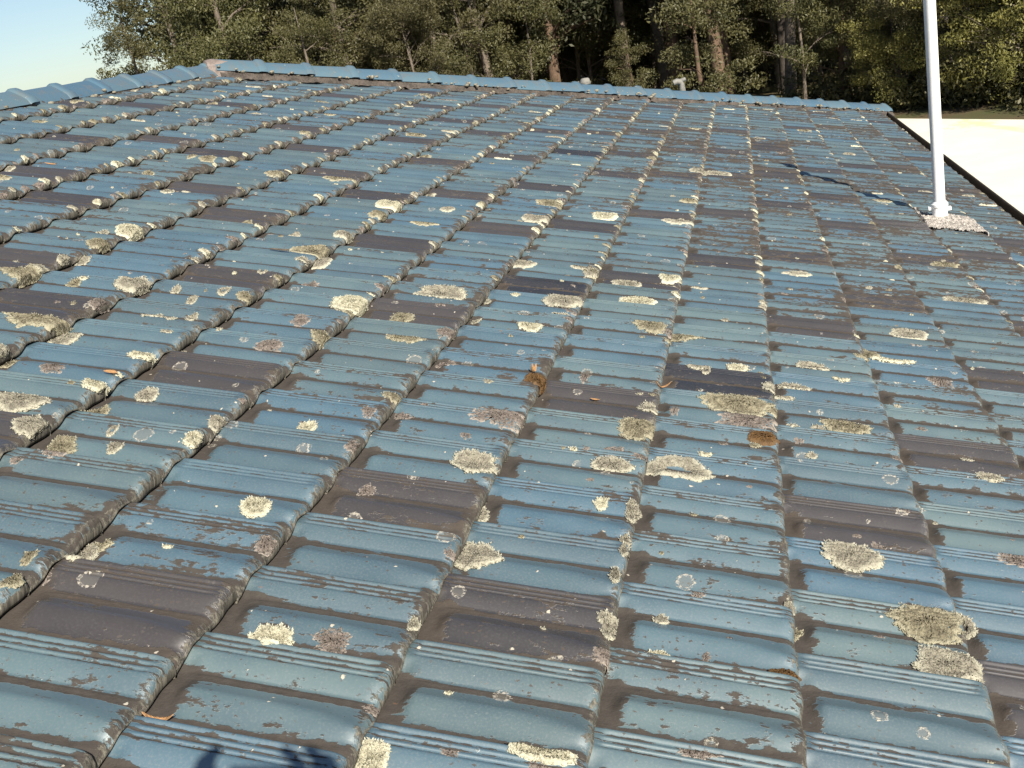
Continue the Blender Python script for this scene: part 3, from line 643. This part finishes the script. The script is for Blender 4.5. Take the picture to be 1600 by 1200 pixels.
for d, k, j, dk, v in allt:
    if not v: continue
    tc = (j + .5 * k - .5) * W
    lev = sm(np.array(d), 1.5, 5.5) ; side = 1.0 if k < 0 else .45
    # little rosettes on the tail of the tile
    for q in range(3):
        if hash01(k, j, 20 + q) < (.08 + .50 * float(lev)) * side * (1 if q < 2 else .6):
            b = (.15, .68, .38)[q] + (hash01(k, j, 30 + q) - .5) * .2; rr = .010 + .016 * hash01(k, j, 40 + q)
            ty = 'gcygygb'[int(hash01(k, j, 50 + q) * 7)]
            extra.append(((k + .955 + .045 * hash01(k, j, 60 + q)) * L, (j + .5 * k - b) * W, rr * 1.1, rr, ty))
    n_ = int(hash01(k, j, 70) * 3.2 * (1.0 if d > 2.2 else .7))
    for q in range(n_):
        rr = .005 + .010 * hash01(k, j, 80 + q) ** 2
        extra.append(((k + .1 + .85 * hash01(k, j, 90 + q)) * L, (j + .5 * k - hash01(k, j, 100 + q)) * W, rr * 1.15, rr * .95, 'cgggby'[int(hash01(k, j, 110 + q) * 6)]))
    if d > 3.5 and hash01(k, j, 120) < .03 + .05 * (k < 0) + .05 * (d > 6):
        rr = .018 + .032 * hash01(k, j, 121)
        extra.append(((k + .2 + .75 * hash01(k, j, 122)) * L, (j + .5 * k - hash01(k, j, 123)) * W, rr * 1.4, rr * .8, 'ycybgc'[int(hash01(k, j, 124) * 6)]))
def tile_of(s, t):
    k = math.floor(s / L); return k, math.ceil(t / W - .5 * k)
LM = ['c', 'b', 'y', 'g', 'm', 'r']
LNAME = dict(c='lichen_patch', b='lichen_patch', y='lichen_patch', g='lichen_patch', r='lichen_patch', m='moss_tuft')
LLAB = dict(c='cream lichen rosette', b='bright pale lichen rosette', y='olive yellow granular lichen', g='grey pink crust of lichen', r='ring shaped lichen', m='rust brown moss')
acc = dict(V=[], F4=[], F3=[], e=[], m4=[], m3=[]); off = 0
for i, l in enumerate(L1 + extra):
    x, y, z = project(RW([l[0], l[1], 0])); z = max(z, .8)
    res = float(np.clip(.0018 * z * .62, .0018, .02))
    P, F4, F3, e = lichen_arrays(*l, seed=1000 + i, res=res)
    wp = RW(P)
    if i < 100:
        kj = tile_of(l[0], l[1]); par = near_obj.get(kj, house)
        me = npmesh(LNAME[l[4]], wp - wp[0], F4, F3, mats=[M[l[4]]], attrs=dict(edge=e))
        o = bpy.data.objects.new(LNAME[l[4]], me); C.objects.link(o); o.parent = par
        pl = Vector(house.location) + (Vector(par.location) if par is not house else Vector((0, 0, 0)))
        o.location = Vector(wp[0].tolist()) - pl; o['label'] = LLAB[l[4]]
    else:
        acc['V'].append(wp); acc['F4'].append(F4 + off); acc['F3'].append(F3 + off); acc['e'].append(e); off += len(P)
        acc['m4'].append(np.full(len(F4), LM.index(l[4]))); acc['m3'].append(np.full(len(F3), LM.index(l[4])))
cat = {k: np.concatenate(v) for k, v in acc.items()}
me = npmesh('lichen', cat['V'], cat['F4'], cat['F3'], mats=[M[x] for x in LM], midx=np.concatenate([cat['m4'], cat['m3']]), attrs=dict(edge=cat['e']))
o = link('lichen', me, house); o['kind'] = 'stuff'; o['label'] = 'small rosettes of pale lichen all over the tiles'

# ------------------------------------------------------------------ ridge and hip cappings
def cap_mesh(length, seed):
    """angular capping tile lying along +X, its collar at the far end, apex up"""
    r = np.random.default_rng(seed); hw, top = .115, .085
    ys, zs = .96, .82; sec = [(-hw, -.028), (-hw * .86, .006), (-hw * .62, .034), (-hw * .38, .058), (-hw * .20, .074), (-hw * .07, .082), (hw * .07, .082), (hw * .20, .074), (hw * .38, .058), (hw * .62, .034), (hw * .86, .006), (hw, -.028)]
    def ring(x, k, z=0.0, inn=0.0): return [(x, y * k, (h * zs + inn) * k + z) for y, h in sec]
    rows = [ring(0.0, .97, .000), ring(.03, .98, .001), ring(length * .5, 1.0, .004), ring(length - .075, 1.02, .005), ring(length - .068, 1.07, .010), ring(length - .055, 1.11, .013), ring(length - .012, 1.10, .013), ring(length, 1.07, .009), ring(length + .001, 1.0, .002)]
    mb = MB(); mb.quadgrid(rows); return mb.mesh('ridge_cap', M['ridge'])
capm = [cap_mesh(.40, q) for q in range(3)]
def cap_run(P0, P1, n_, lift=.0, skip=0):
    P0, P1 = Vector(P0), Vector(P1); d = (P1 - P0); st_ = d.length / n_; d.normalize()
    side = Vector((0, 0, 1)).cross(d).normalized(); up = d.cross(side)
    for i in range(n_):
        if i < skip: continue
        yaw = random.uniform(-.012, .012); pit = random.uniform(-.008, .008)
        R_ = Matrix((d, side, up)).transposed() @ Matrix.Rotation(yaw, 3, 'Z') @ Matrix.Rotation(pit, 3, 'Y') @ Matrix.Rotation(random.uniform(-.04, .04), 3, 'X')
        o = bpy.data.objects.new('ridge_cap', capm[i % 3]); C.objects.link(o); o.parent = house
        mw = R_.to_4x4(); mw.translation = P0 + d * (st_ * i - .015) + up * lift - Vector(house.location); o.matrix_local = mw
def mortar_run(P0, P1, nrm_side, width, name='mortar_bedding', seed=1, h0=.0):
    """rough bedding between the cappings and the tiles of the near slope"""
    r = np.random.default_rng(seed); P0, P1 = Vector(P0), Vector(P1); n_ = int((P1 - P0).length / .022); rows = []
    for i in range(n_ + 1):
        p = P0 + (P1 - P0) * (i / n_); o1 = width * (1 + .35 * math.sin(i * .21 + seed) * math.sin(i * .07) + r.normal(0, .10))
        a = p + nrm_side * .055 + Vector((0, 0, .025 + h0)); b_ = p + nrm_side * (.092 + r.normal(0, .004)) + Vector((0, 0, .002 + h0 + r.normal(0, .004)))
        c = p + nrm_side * (.100 + o1 * .4) + Vector((0, 0, -.016 + h0 * .8 + r.normal(0, .005))); e_ = p + nrm_side * (.11 + o1) + Vector((0, 0, -.060 + r.normal(0, .004)))
        rows.append([a, b_, c, e_])
    mb = MB(); mb.quadgrid(rows); return mb.build(name, M['mortar'], house)
RZ = Vector((0, 0, 1))
RA = Vector((XR, T_NEAR, ZR - .030)); RB = Vector((XR, T_HIP0 + .02, ZR + .018))
cap_run(RA, RB, 25)
HA = Vector((XR + .05, T_HIP0 + .05, ZR + .052)); HB = Vector((XE + .02, YH + .02, ZE + .020))
cap_run(HA, HB, 21)
HC = Vector((XB, YH, ZE + .03)); cap_run(HA, HC, 21)
hd = (HB - HA); hs = Vector((hd.y, -hd.x, 0)).normalized()
mortar_run(HA + Vector((0, 0, -.02)), HB + Vector((0, 0, -.005)), hs, .028, seed=3)
mortar_run(RA, RB, Vector((1, 0, 0)), .018, seed=5)
# pointing mortar closing the open end of the first hip capping
mb = MB(); r = np.random.default_rng(4); hdn = hd.normalized(); upn = hs.cross(hdn) if hs.cross(hdn).z > 0 else hdn.cross(hs); rows = []
for q, (dx, kx) in enumerate(((-.075, .0), (-.075, .55), (-.07, .80), (-.03, .93), (.02, .95), (.10, .93))):
    rows.append([HA + hdn * (dx + r.normal(0, .003)) + hs * (y * kx) + upn * ((z + .05) * kx - .05) for y, z in ((.12, -.085), (.112, -.02), (.095, .012), (.07, .036), (.04, .062), (0, .076), (-.04, .062), (-.07, .036), (-.095, .012), (-.12, -.06))])
mb.quadgrid(rows); mb.build('pointing', M['plug'], house)
# lichen cushions on the caps and bedding
acc = dict(V=[], F=[]); off = 0
def lump(c, r0, seed, sq=.6):
    r = np.random.default_rng(seed); u = np.linspace(0, np.pi, 8)[1:-1]; v = np.linspace(0, 2 * np.pi, 12, endpoint=False)
    U, V_ = np.meshgrid(u, v, indexing='ij'); R_ = r0 * (1 + r.normal(0, .16, U.shape))
    P = np.stack([R_ * np.sin(U) * np.cos(V_), R_ * np.sin(U) * np.sin(V_), R_ * np.cos(U) * sq], -1).reshape(-1, 3) + np.array(c)
    n_ = 6; m_ = 12; i = np.arange(n_ * m_).reshape(n_, m_); i2 = np.roll(i, -1, 1)
    return P, np.concatenate([np.stack([i[:-1], i[1:], i2[1:], i2[:-1]], -1).reshape(-1, 4)])
for q in range(120):
    f = random.random(); p = HA + (HB - HA) * f + hs * (random.uniform(.085, .15)) + RZ * random.uniform(-.03, .008)
    P, F = lump(p, random.uniform(.008, .024) * (1 if q % 3 else .6), q); acc['V'].append(P); acc['F'].append(F + off); off += len(P)
for q in range(40):
    f = random.uniform(.3, 1); p = RA + (RB - RA) * f + Vector((1, 0, 0)) * random.uniform(.10, .14) + RZ * random.uniform(-.035, -.0)
    P, F = lump(p, random.uniform(.010, .022), 300 + q); acc['V'].append(P); acc['F'].append(F + off); off += len(P)
V_ = np.concatenate(acc['V'])
me = npmesh('lichen_cushions', V_, np.concatenate(acc['F']), mats=[M['c']], attrs=dict(edge=np.zeros(len(V_))))
o = link('lichen_cushions', me, house); o['kind'] = 'stuff'

# ------------------------------------------------------------------ white pole through the roof
PB = rw(1.092, 4.935, 0)
pole = empty('vent_pipe', PB, 'white painted metal pole standing upright through the tiles near the gutter', 'pole')
mb = MB(); mb.lathe(PB + Vector((0, 0, -.12)), (0, 0, 1), [(.0325, 0), (.0325, 1.40), (.036, 1.405), (.036, 1.425), (.030, 1.43), (.0, 1.432)], 28); mb.build('pipe', M['white'], pole)
mb = MB(); mb.lathe(PB + Vector((0, 0, -.03)), (0.0, 0, 1), [(.052, 0), (.050, .03), (.043, .05), (.042, .115), (.047, .12), (.047, .135), (.041, .14), (.0345, .152)], 28)
mb.box(PB + Vector((.040, -.012, .06)), (.022, 0, 0), (0, .024, 0), (0, 0, .02)); mb.box(PB + Vector((-.062, -.012, .075)), (.022, 0, 0), (0, .024, 0), (0, 0, .018)); mb.build('collar', M['white'], pole)
ss = np.linspace(.955, 1.285, 60); tt = np.linspace(4.64, 5.05, 60); S_, T_ = np.meshgrid(ss, tt, indexing='ij')
hh = Hs(S_, T_); r = np.random.default_rng(8)
for _ in range(2): hh = (hh + np.roll(hh, 1, 1) + np.roll(hh, -1, 1)) / 3
hh = hh + .006 + r.random(S_.shape) * .013 + .02 * np.exp(-(((S_ - 1.122) / .055) ** 2 + ((T_ - 4.95) / .055) ** 2))
tq = (T_ - 4.845) / .205; T_ = T_ + .016 * np.sin(S_ * 47 + 1) * np.abs(tq) ** 5 + .008 * np.sin(S_ * 131) * np.abs(tq) ** 5; sh = S_ + .016 * np.sin(T_ * 60) * (np.abs(S_ - 1.12) / .165) ** 4 + (T_ - 4.9) * .0
me_G = RW(np.stack([sh, T_, hh], -1)); mb = MB(); mb.quadgrid(me_G)
mb.build('flashing', M['lead'], pole)

# ------------------------------------------------------------------ roof vents beyond the hip
def hipz(y): return ZR + (ZE - ZR) * (y - T_HIP0) / (YH - T_HIP0)
vb = Vector((-1.55, 9.3, hipz(9.3)))
v1 = empty('roof_vent', vb, 'short round grey vent with a domed cap showing above the hip', 'vent', 'vents beyond the hip of the roof')
ztop = 3.925
mb = MB(); mb.lathe(vb + Vector((0, 0, -.02)), (0, 0, 1), [(.046, 0), (.046, ztop - vb.z - .035)], 20); mb.build('pipe', M['vent'], v1)
mb = MB(); mb.lathe(Vector((vb.x, vb.y, ztop)), (0, 0, 1), [(.040, -.070), (.056, -.066), (.058, -.045), (.051, -.038), (.048, -.020), (.036, -.006), (.0, -.002)], 20)
mb.box((vb.x - .09, vb.y - .012, ztop - .075), (.03, 0, 0), (0, .024, 0), (0, 0, .05)); mb.build('cap', M['vent'], v1)
vb = Vector((-.655, 10.3, hipz(10.3)))
v2 = empty('roof_vent', vb, 'pale metal flue with a bent cowl on top rising behind the hip', 'vent', 'vents beyond the hip of the roof')
zt = 3.675
mb = MB(); mb.lathe(vb + Vector((0, 0, -.02)), (0, 0, 1), [(.036, 0), (.034, zt - vb.z - .06)], 20); mb.build('pipe', M['vent'], v2)
mb = MB(); mb.tube([(vb.x, vb.y, zt - .09), (vb.x, vb.y, zt - .05), (vb.x - .012, vb.y - .01, zt - .022), (vb.x - .045, vb.y - .03, zt - .006), (vb.x - .085, vb.y - .04, zt - .018)], [.031, .032, .034, .032, .028], 14)
mb.tube([(vb.x - .03, vb.y, zt - .02), (vb.x + .05, vb.y, zt + .004)], [.028, .022], 12); mb.build('cowl', M['vent'], v2)

# ------------------------------------------------------------------ debris on the roof
def dead_leaf(s, t, ang, ln, wd, curl, label, m_='deadleaf', name='dead_leaf', cat_='leaf'):
    h = float(Hs(s, t)); p = rw(s, t, h + .003); G = []
    for i in range(9):
        f = i / 8; wv = wd * math.sin(math.pi * min(1, f * .95 + .03)) ** .8 * .5; row = []
        for q in (-1, -.5, 0, .5, 1):
            row.append((ln * (f - .5), wv * q + .15 * ln * math.sin(f * 3), curl * ((f - .5) ** 2 * ln * 2) + abs(q) * wv * .35 + .001))
        G.append(row)
    mb = MB(); mb.quadgrid(G); me = mb.mesh(name, M[m_]); o = bpy.data.objects.new(name, me); C.objects.link(o)
    o.location = p; o.rotation_euler = (0, TH, ang)
    sol = o.modifiers.new('thick', 'SOLIDIFY'); sol.thickness = .0008
    return tag(o, label, cat_)
dead_leaf(-.928, -.315, .25, .045, .012, .8, 'small dry tan leaf caught under the step of a blue tile low on the left', 'deadleaf')
dead_leaf(-.672, 1.262, 1.2, .022, .016, 2.2, 'curled orange leaf resting on brown moss at the tail of a tile')
dead_leaf(-.312, 1.345, .6, .05, .012, .8, 'thin curved orange leaf tucked against the upper end of a black tile')
dead_leaf(-.486, 1.175, .2, .026, .012, .3, 'small pale brown leaf lying on the roll of a dark brown tile')
dead_leaf(-1.621, .690, .1, .034, .020, .2, 'flat buff leaf scrap at the tail of a blue tile beside a pale lichen')
dead_leaf(-3.10, 2.62, .1, .05, .02, .2, 'pale bark flake lying in a brown channel high on the left slope')
mb = MB(); p = rw(-1.728, 1.95, float(Hs(-1.728, 1.95)) + .008)
pts = [p + Vector((x, y, z)) for x, y, z in ((-.045, .004, .012), (-.02, .0, .008), (.005, -.003, .003), (.03, -.004, .0))]
mb.tube(pts, [.0022, .003, .0032, .0026], 7); o = mb.build('twig', M['twig']); tag(o, 'short dark twig poking out beside a cream lichen on the left slope', 'twig')

# ------------------------------------------------------------------ photographer and phone (their shadow falls at the bottom of the picture)
def skin_body(name, joints, edges, root, m_):
    me = bpy.data.meshes.new(name); me.from_pydata([tuple(p) for p, r in joints], edges, []); me.materials.append(m_)
    o = bpy.data.objects.new(name, me); C.objects.link(o)
    mod = o.modifiers.new('skin', 'SKIN'); mod.use_smooth_shade = True
    for i, (p, r) in enumerate(joints):
        sv = me.skin_vertices[0].data[i]; sv.radius = r if isinstance(r, tuple) else (r, r); sv.use_root = (i == root)
    sub = o.modifiers.new('sub', 'SUBSURF'); sub.levels = 2; sub.render_levels = 2
    return o
cx, cy, cz = CAM
zr = rw(0, cy, 0).z - .0
J = []; E_ = []
def jn(x, y, z, r, parent=None):
    J.append(((cx + x, cy + y, cz + z), r)); i = len(J) - 1
    if parent is not None: E_.append((parent, i))
    return i
pel = jn(0, -.52, -.62, (.15, .12)); wst = jn(0, -.50, -.46, (.135, .10), pel); chs = jn(0, -.46, -.26, (.165, .115), wst); nk0 = jn(0, -.43, -.13, (.07, .065), chs); nk = jn(0, -.41, -.08, (.055, .055), nk0)
hd0 = jn(0, -.385, -.01, (.07, .075), nk); hd1 = jn(0, -.385, .07, (.078, .092), hd0); hd2 = jn(0, -.40, .13, (.055, .065), hd1)
for sx in (-1, 1):
    sh_ = jn(sx * .19, -.44, -.19, .062, chs); el = jn(sx * .245, -.25, -.33, .043, sh_); wr = jn(sx * .130, -.080, -.056, .028, el); pm = jn(sx * .098, -.042, -.006, (.036, .020), wr)
    # fingers wrap the sides of the phone, thumb behind it
    for q, (dx, dy, dz, l_) in enumerate(((-.012, .012, .040, 1.0), (.004, .014, .026, 1.0), (.008, .014, .008, 1.0), (.008, .012, -.010, .8))):
        f1 = jn(sx * (.098 + dx), -.022 + dy * .5, dz * .8 + .006, .0105, pm); f2 = jn(sx * (.090 + dx), -.004 + dy * .3, dz + .022, .0098, f1); f3 = jn(sx * (.074 + dx), -.002, dz + .028, .0085, f2)
    t1 = jn(sx * .082, -.048, .026, .0115, pm); t2 = jn(sx * (.072 if sx < 0 else .080), -.040, .052, .0105, t1)
    if sx > 0: t3 = jn(.068, -.035, .080, .0092, t2); t4 = jn(.050, -.032, .096, .008, t3)
    else: t3 = jn(-.054, -.036, .062, .009, t2)
    hp = jn(sx * .10, -.53, -.66, .095, pel); kn = jn(sx * .13, -.42, -1.00, .062, hp); an = jn(sx * .13, -.80, -1.045, .042, kn); to = jn(sx * .13, -.90, -1.06, .035, an)
tilt = 0
ph_ = skin_body('person', J, E_, 0, M['skin']); tag(ph_, 'kneeling person in a blue shirt holding a phone up with both hands', 'person')
J2 = []; Es = []
for i, (p, r) in enumerate(J): pass
def garment(name, idx, grow, m_):
    mp = {a: n for n, a in enumerate(idx)}; jj = [(J[a][0], tuple(x + grow for x in J[a][1]) if isinstance(J[a][1], tuple) else (J[a][1] + grow,) * 2) for a in idx]
    ee = [(mp[a], mp[b]) for a, b in E_ if a in mp and b in mp]; o = skin_body(name, jj, ee, 0, m_); o.parent = ph_; return o
fa = {}
def idx_of(x, y, z): return min(range(len(J)), key=lambda i: (Vector(J[i][0]) - Vector((cx + x, cy + y, cz + z))).length)
sl = [idx_of(sx * .19, -.44, -.19) for sx in (-1, 1)]; els = [idx_of(sx * .245, -.25, -.33) for sx in (-1, 1)]
garment('shirt', [pel, wst, chs, nk0] + sl + els, .034, M['shirt'])
hps = [idx_of(sx * .10, -.53, -.66) for sx in (-1, 1)]; kns = [idx_of(sx * .13, -.42, -1.0) for sx in (-1, 1)]; ans = [idx_of(sx * .13, -.80, -1.045) for sx in (-1, 1)]
garment('trousers', [pel] + hps + kns + ans, .020, M['phone'])
hr = skin_body('hair', [((cx, cy - .41, cz + .06), (.085, .085)), ((cx, cy - .42, cz + .12), (.075, .085)), ((cx, cy - .41, cz + .155), (.04, .045))], [(0, 1), (1, 2)], 0, M['hair']); hr.parent = ph_
mb = MB()
fwd = -cb; right = cr; up_ = cu
mb.box(CAM - fwd * .024 - right * .058 - up_ * .022, right * .116, up_ * .056, fwd * .012)
mb.lathe(CAM - fwd * .010, fwd, [(.008, 0), (.008, .002), (.005, .0025), (.0, .0015)], 16)
o = mb.build('phone', M['phone']); tag(o, 'small dark phone held up by the kneeling person', 'phone')
bv = o.modifiers.new('bevel', 'BEVEL'); bv.width = .002; bv.segments = 2

# ------------------------------------------------------------------ trees
def leaf_cloud(centers, radii, per, size, r, droop=.5):
    """many small leaf blades spread through clumps"""
    cs = np.repeat(np.asarray(centers), per, axis=0); rr = np.repeat(np.asarray(radii), per, axis=0); n_ = len(cs)
    d = r.normal(size=(n_, 3)); d /= np.linalg.norm(d, axis=1)[:, None]; q = r.random(n_) ** .45
    P = cs + d * (q[:, None] * rr); P[:, 2] *= 1
    ax = r.normal(size=(n_, 3)); ax[:, 2] -= droop; ax /= np.linalg.norm(ax, axis=1)[:, None]
    bx = np.cross(ax, r.normal(size=(n_, 3))); bx /= np.linalg.norm(bx, axis=1)[:, None]
    l_ = size * r.uniform(.6, 1.3, n_)[:, None]; w_ = l_ * r.uniform(.30, .45, n_)[:, None]
    V = np.stack([P - ax * l_ * .5, P + bx * w_ * .5, P + ax * l_ * .5, P - bx * w_ * .5], 1).reshape(-1, 3)
    F = np.arange(n_ * 4).reshape(n_, 4)
    lv = np.repeat(np.clip(np.repeat(r.random(len(centers)), per) * .7 + r.random(n_) * .4, 0, 1), 4)
    return V, F, lv
def make_tree(name, seed, H, rad, z0, ncl, per, size, lm, bm_, trunk_r, nlimb, label, cat_='tree', clr=(.45, .9), lean=.04, multi=1):
    r = np.random.default_rng(seed)
    root = empty(name, (0, 0, 0), label, cat_)
    mb = MB(); tips = []
    for q in range(multi):
        bx_, by_ = (0, 0) if multi == 1 else (r.normal(0, .35), r.normal(0, .35)); lx, ly = r.normal(0, lean, 2) * (1 if multi == 1 else 3)
        N_ = 9; pts = []; x, y = bx_, by_
        for i in range(N_):
            f = i / (N_ - 1); pts.append(Vector((bx_ + lx * H * f + .12 * math.sin(f * 5 + q + seed), by_ + ly * H * f + .12 * math.cos(f * 4 + seed), H * .93 * f)))
        tr_ = trunk_r * (1 if multi == 1 else .6); mb.tube([pts[0] + Vector((0, 0, -.2))] + pts, [tr_ * 1.45] + [tr_ * (1.15 - .98 * (i / (N_ - 1))) for i in range(N_)], 9)
        for i in range(nlimb):
            f = r.uniform(max(.12, z0 / H * .75), .93); a = i * 2.4 + r.normal(0, .4); p = Vector((np.interp(f, [k / (N_ - 1) for k in range(N_)], [v.x for v in pts]), np.interp(f, [k / (N_ - 1) for k in range(N_)], [v.y for v in pts]), H * .93 * f))
            ll = rad * r.uniform(.55, 1.0) * (1.15 - .6 * f); up = r.uniform(.2, .9)
            g = [p, p + Vector((math.cos(a) * ll * .35, math.sin(a) * ll * .35, ll * up * .45)), p + Vector((math.cos(a + .2) * ll * .7, math.sin(a + .2) * ll * .7, ll * up * .7)), p + Vector((math.cos(a + .1) * ll, math.sin(a + .1) * ll, ll * up * .8))]
            r0 = tr_ * (1.05 - .8 * f) * .5; mb.tube(g, [r0, r0 * .7, r0 * .45, r0 * .2], 6); tips += [g[2], g[3]]
            for s_ in range(2):
                b2 = a + r.uniform(-1.1, 1.1); e0 = g[1 + s_]; e1 = e0 + Vector((math.cos(b2), math.sin(b2), r.uniform(0, .8))) * ll * .45; mb.tube([e0, (e0 + e1) * .5 + Vector((0, 0, .05)), e1], [r0 * .4, r0 * .28, r0 * .12], 5); tips.append(e1)
    trk = link('trunk', mb.mesh('trunk', bm_), root, False)
    cen = []; rd = []
    for i in range(ncl):
        if r.random() < .72 and tips: p = np.array(tips[r.integers(len(tips))]) + r.normal(0, .35, 3)
        else:
            a = r.uniform(0, 6.28); zz = r.uniform(0, 1); pr = rad * math.sqrt(max(.05, 1 - (2 * zz - 1) ** 2)) * math.sqrt(r.uniform(.15, 1)); p = np.array([pr * math.cos(a), pr * math.sin(a), z0 + (H - z0) * zz])
        if p[2] < z0: p[2] = z0 + r.uniform(0, .8)
        c_ = r.uniform(*clr); cen.append(p); rd.append([c_, c_, c_ * .62])
    V, F, lv = leaf_cloud(cen, rd, per, size, r)
    me = npmesh('crown', V, F, mats=[lm], smooth=False, attrs=dict(lv=lv)); link('crown', me, root, False)
    return root
def copy_tree(o):
    c = o.copy(); C.objects.link(c)
    for ch in list(o.children):
        d = ch.copy(); C.objects.link(d); d.parent = c
    return c
TV = {
 'gum': [make_tree('gum_tree', 11, 13.5, 3.0, 1.8, 180, 240, .130, M['leafA'], M['bark'], .20, 16, '-'), make_tree('gum_tree', 12, 12.0, 3.2, 1.2, 190, 240, .130, M['leafA'], M['bark'], .18, 18, '-', multi=2)],
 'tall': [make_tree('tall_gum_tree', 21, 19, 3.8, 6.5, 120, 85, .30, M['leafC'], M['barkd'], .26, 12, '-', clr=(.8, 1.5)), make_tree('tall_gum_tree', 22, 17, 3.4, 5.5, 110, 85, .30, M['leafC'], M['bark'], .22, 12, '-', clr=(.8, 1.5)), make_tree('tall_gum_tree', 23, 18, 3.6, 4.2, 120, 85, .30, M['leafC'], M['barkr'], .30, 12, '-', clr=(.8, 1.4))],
 'wattle': [make_tree('wattle_tree', 31, 6.2, 2.3, .3, 125, 260, .115, M['leafB'], M['bark'], .10, 12, '-', multi=3, clr=(.4, .8)), make_tree('wattle_tree', 32, 5.2, 2.4, .2, 125, 260, .115, M['leafB'], M['bark'], .09, 12, '-', multi=3, clr=(.4, .8))],
 'sapling': [make_tree('sapling', 41, 5.6, 1.3, 1.0, 46, 210, .12, M['leafA'], M['barkr'], .11, 9, '-', clr=(.35, .6)), make_tree('sapling', 42, 7.0, 1.5, 1.8, 46, 210, .12, M['leafA'], M['bark'], .07, 10, '-', clr=(.35, .6), lean=.02)],
}
used = set()
def put(kind, v, az, dist, scale, rot, label, group=None, z=0):
    src = TV[kind][v]
    o = src if (kind, v) not in used else copy_tree(src); used.add((kind, v))
    a = math.radians(az); o.location = (CAM.x + dist * math.sin(a), CAM.y + dist * math.cos(a), z); o.rotation_euler.z = rot
    o.scale = (scale, scale, scale) if not isinstance(scale, tuple) else scale
    o['label'] = label
    if group: o['group'] = group
    return o
for q in TREES: put(*q)
# deep shaded wood behind
r = np.random.default_rng(77)
gi = 0
for row, (dist, n_) in enumerate(((50, 17), (57, 15), (64, 14))):
    for i in range(n_):
        az = -27 + 46 * (i + .5 * (row % 2) + r.uniform(-.25, .25)) / (n_ - 1); dd = dist + r.uniform(-2.5, 2.5)
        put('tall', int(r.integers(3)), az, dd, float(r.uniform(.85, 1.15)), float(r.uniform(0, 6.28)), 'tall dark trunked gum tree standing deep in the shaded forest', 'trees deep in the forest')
for i in range(11):
    put('gum', i % 2, -15 + 2.1 * i + float(r.uniform(-.5, .5)), float(r.uniform(50, 56)), float(r.uniform(.7, 1.0)), float(r.uniform(0, 6.28)), 'shaded understorey gum tree among the dark trunks of the forest', 'understorey trees in the forest shade')
cen = []; rd = []
for i in range(900):
    az = math.radians(r.uniform(-25.5, 24)); dd = r.uniform(70, 84); cen.append((CAM.x + dd * math.sin(az), CAM.y + dd * math.cos(az), r.uniform(0, 19))); rd.append([2.2, 2.2, 1.5])
V, F, lv = leaf_cloud(cen, rd, 60, 1.1, r)
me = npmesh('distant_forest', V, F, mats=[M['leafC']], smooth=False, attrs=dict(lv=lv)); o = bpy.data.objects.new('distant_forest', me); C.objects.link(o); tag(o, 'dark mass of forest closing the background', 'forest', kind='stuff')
cen = []; rd = []
for i in range(520):
    az = r.uniform(-36, 24); dd = r.uniform(42, 62)
    if -12.5 < az < 5 and dd < 56: continue
    az = math.radians(az); cen.append((CAM.x + dd * math.sin(az), CAM.y + dd * math.cos(az), r.uniform(0, 1.3))); c_ = r.uniform(.4, 1.1); rd.append([c_ * 1.4, c_ * 1.4, c_])
for i in range(260):
    f = r.random(); c_ = r.uniform(.3, .8); cen.append((1.0 + 9.5 * f + r.uniform(0, 2.5), 39.6 - 15.5 * f + r.uniform(.5, 3.0), r.uniform(0, 1.1))); rd.append([c_ * 1.3, c_ * 1.3, c_])
V, F, lv = leaf_cloud(cen, rd, 90, .20, r)
me = npmesh('undergrowth', V, F, mats=[M['leafA']], smooth=False, attrs=dict(lv=lv)); o = bpy.data.objects.new('undergrowth', me); C.objects.link(o); tag(o, 'low tangled undergrowth along the foot of the forest', 'undergrowth', kind='stuff')
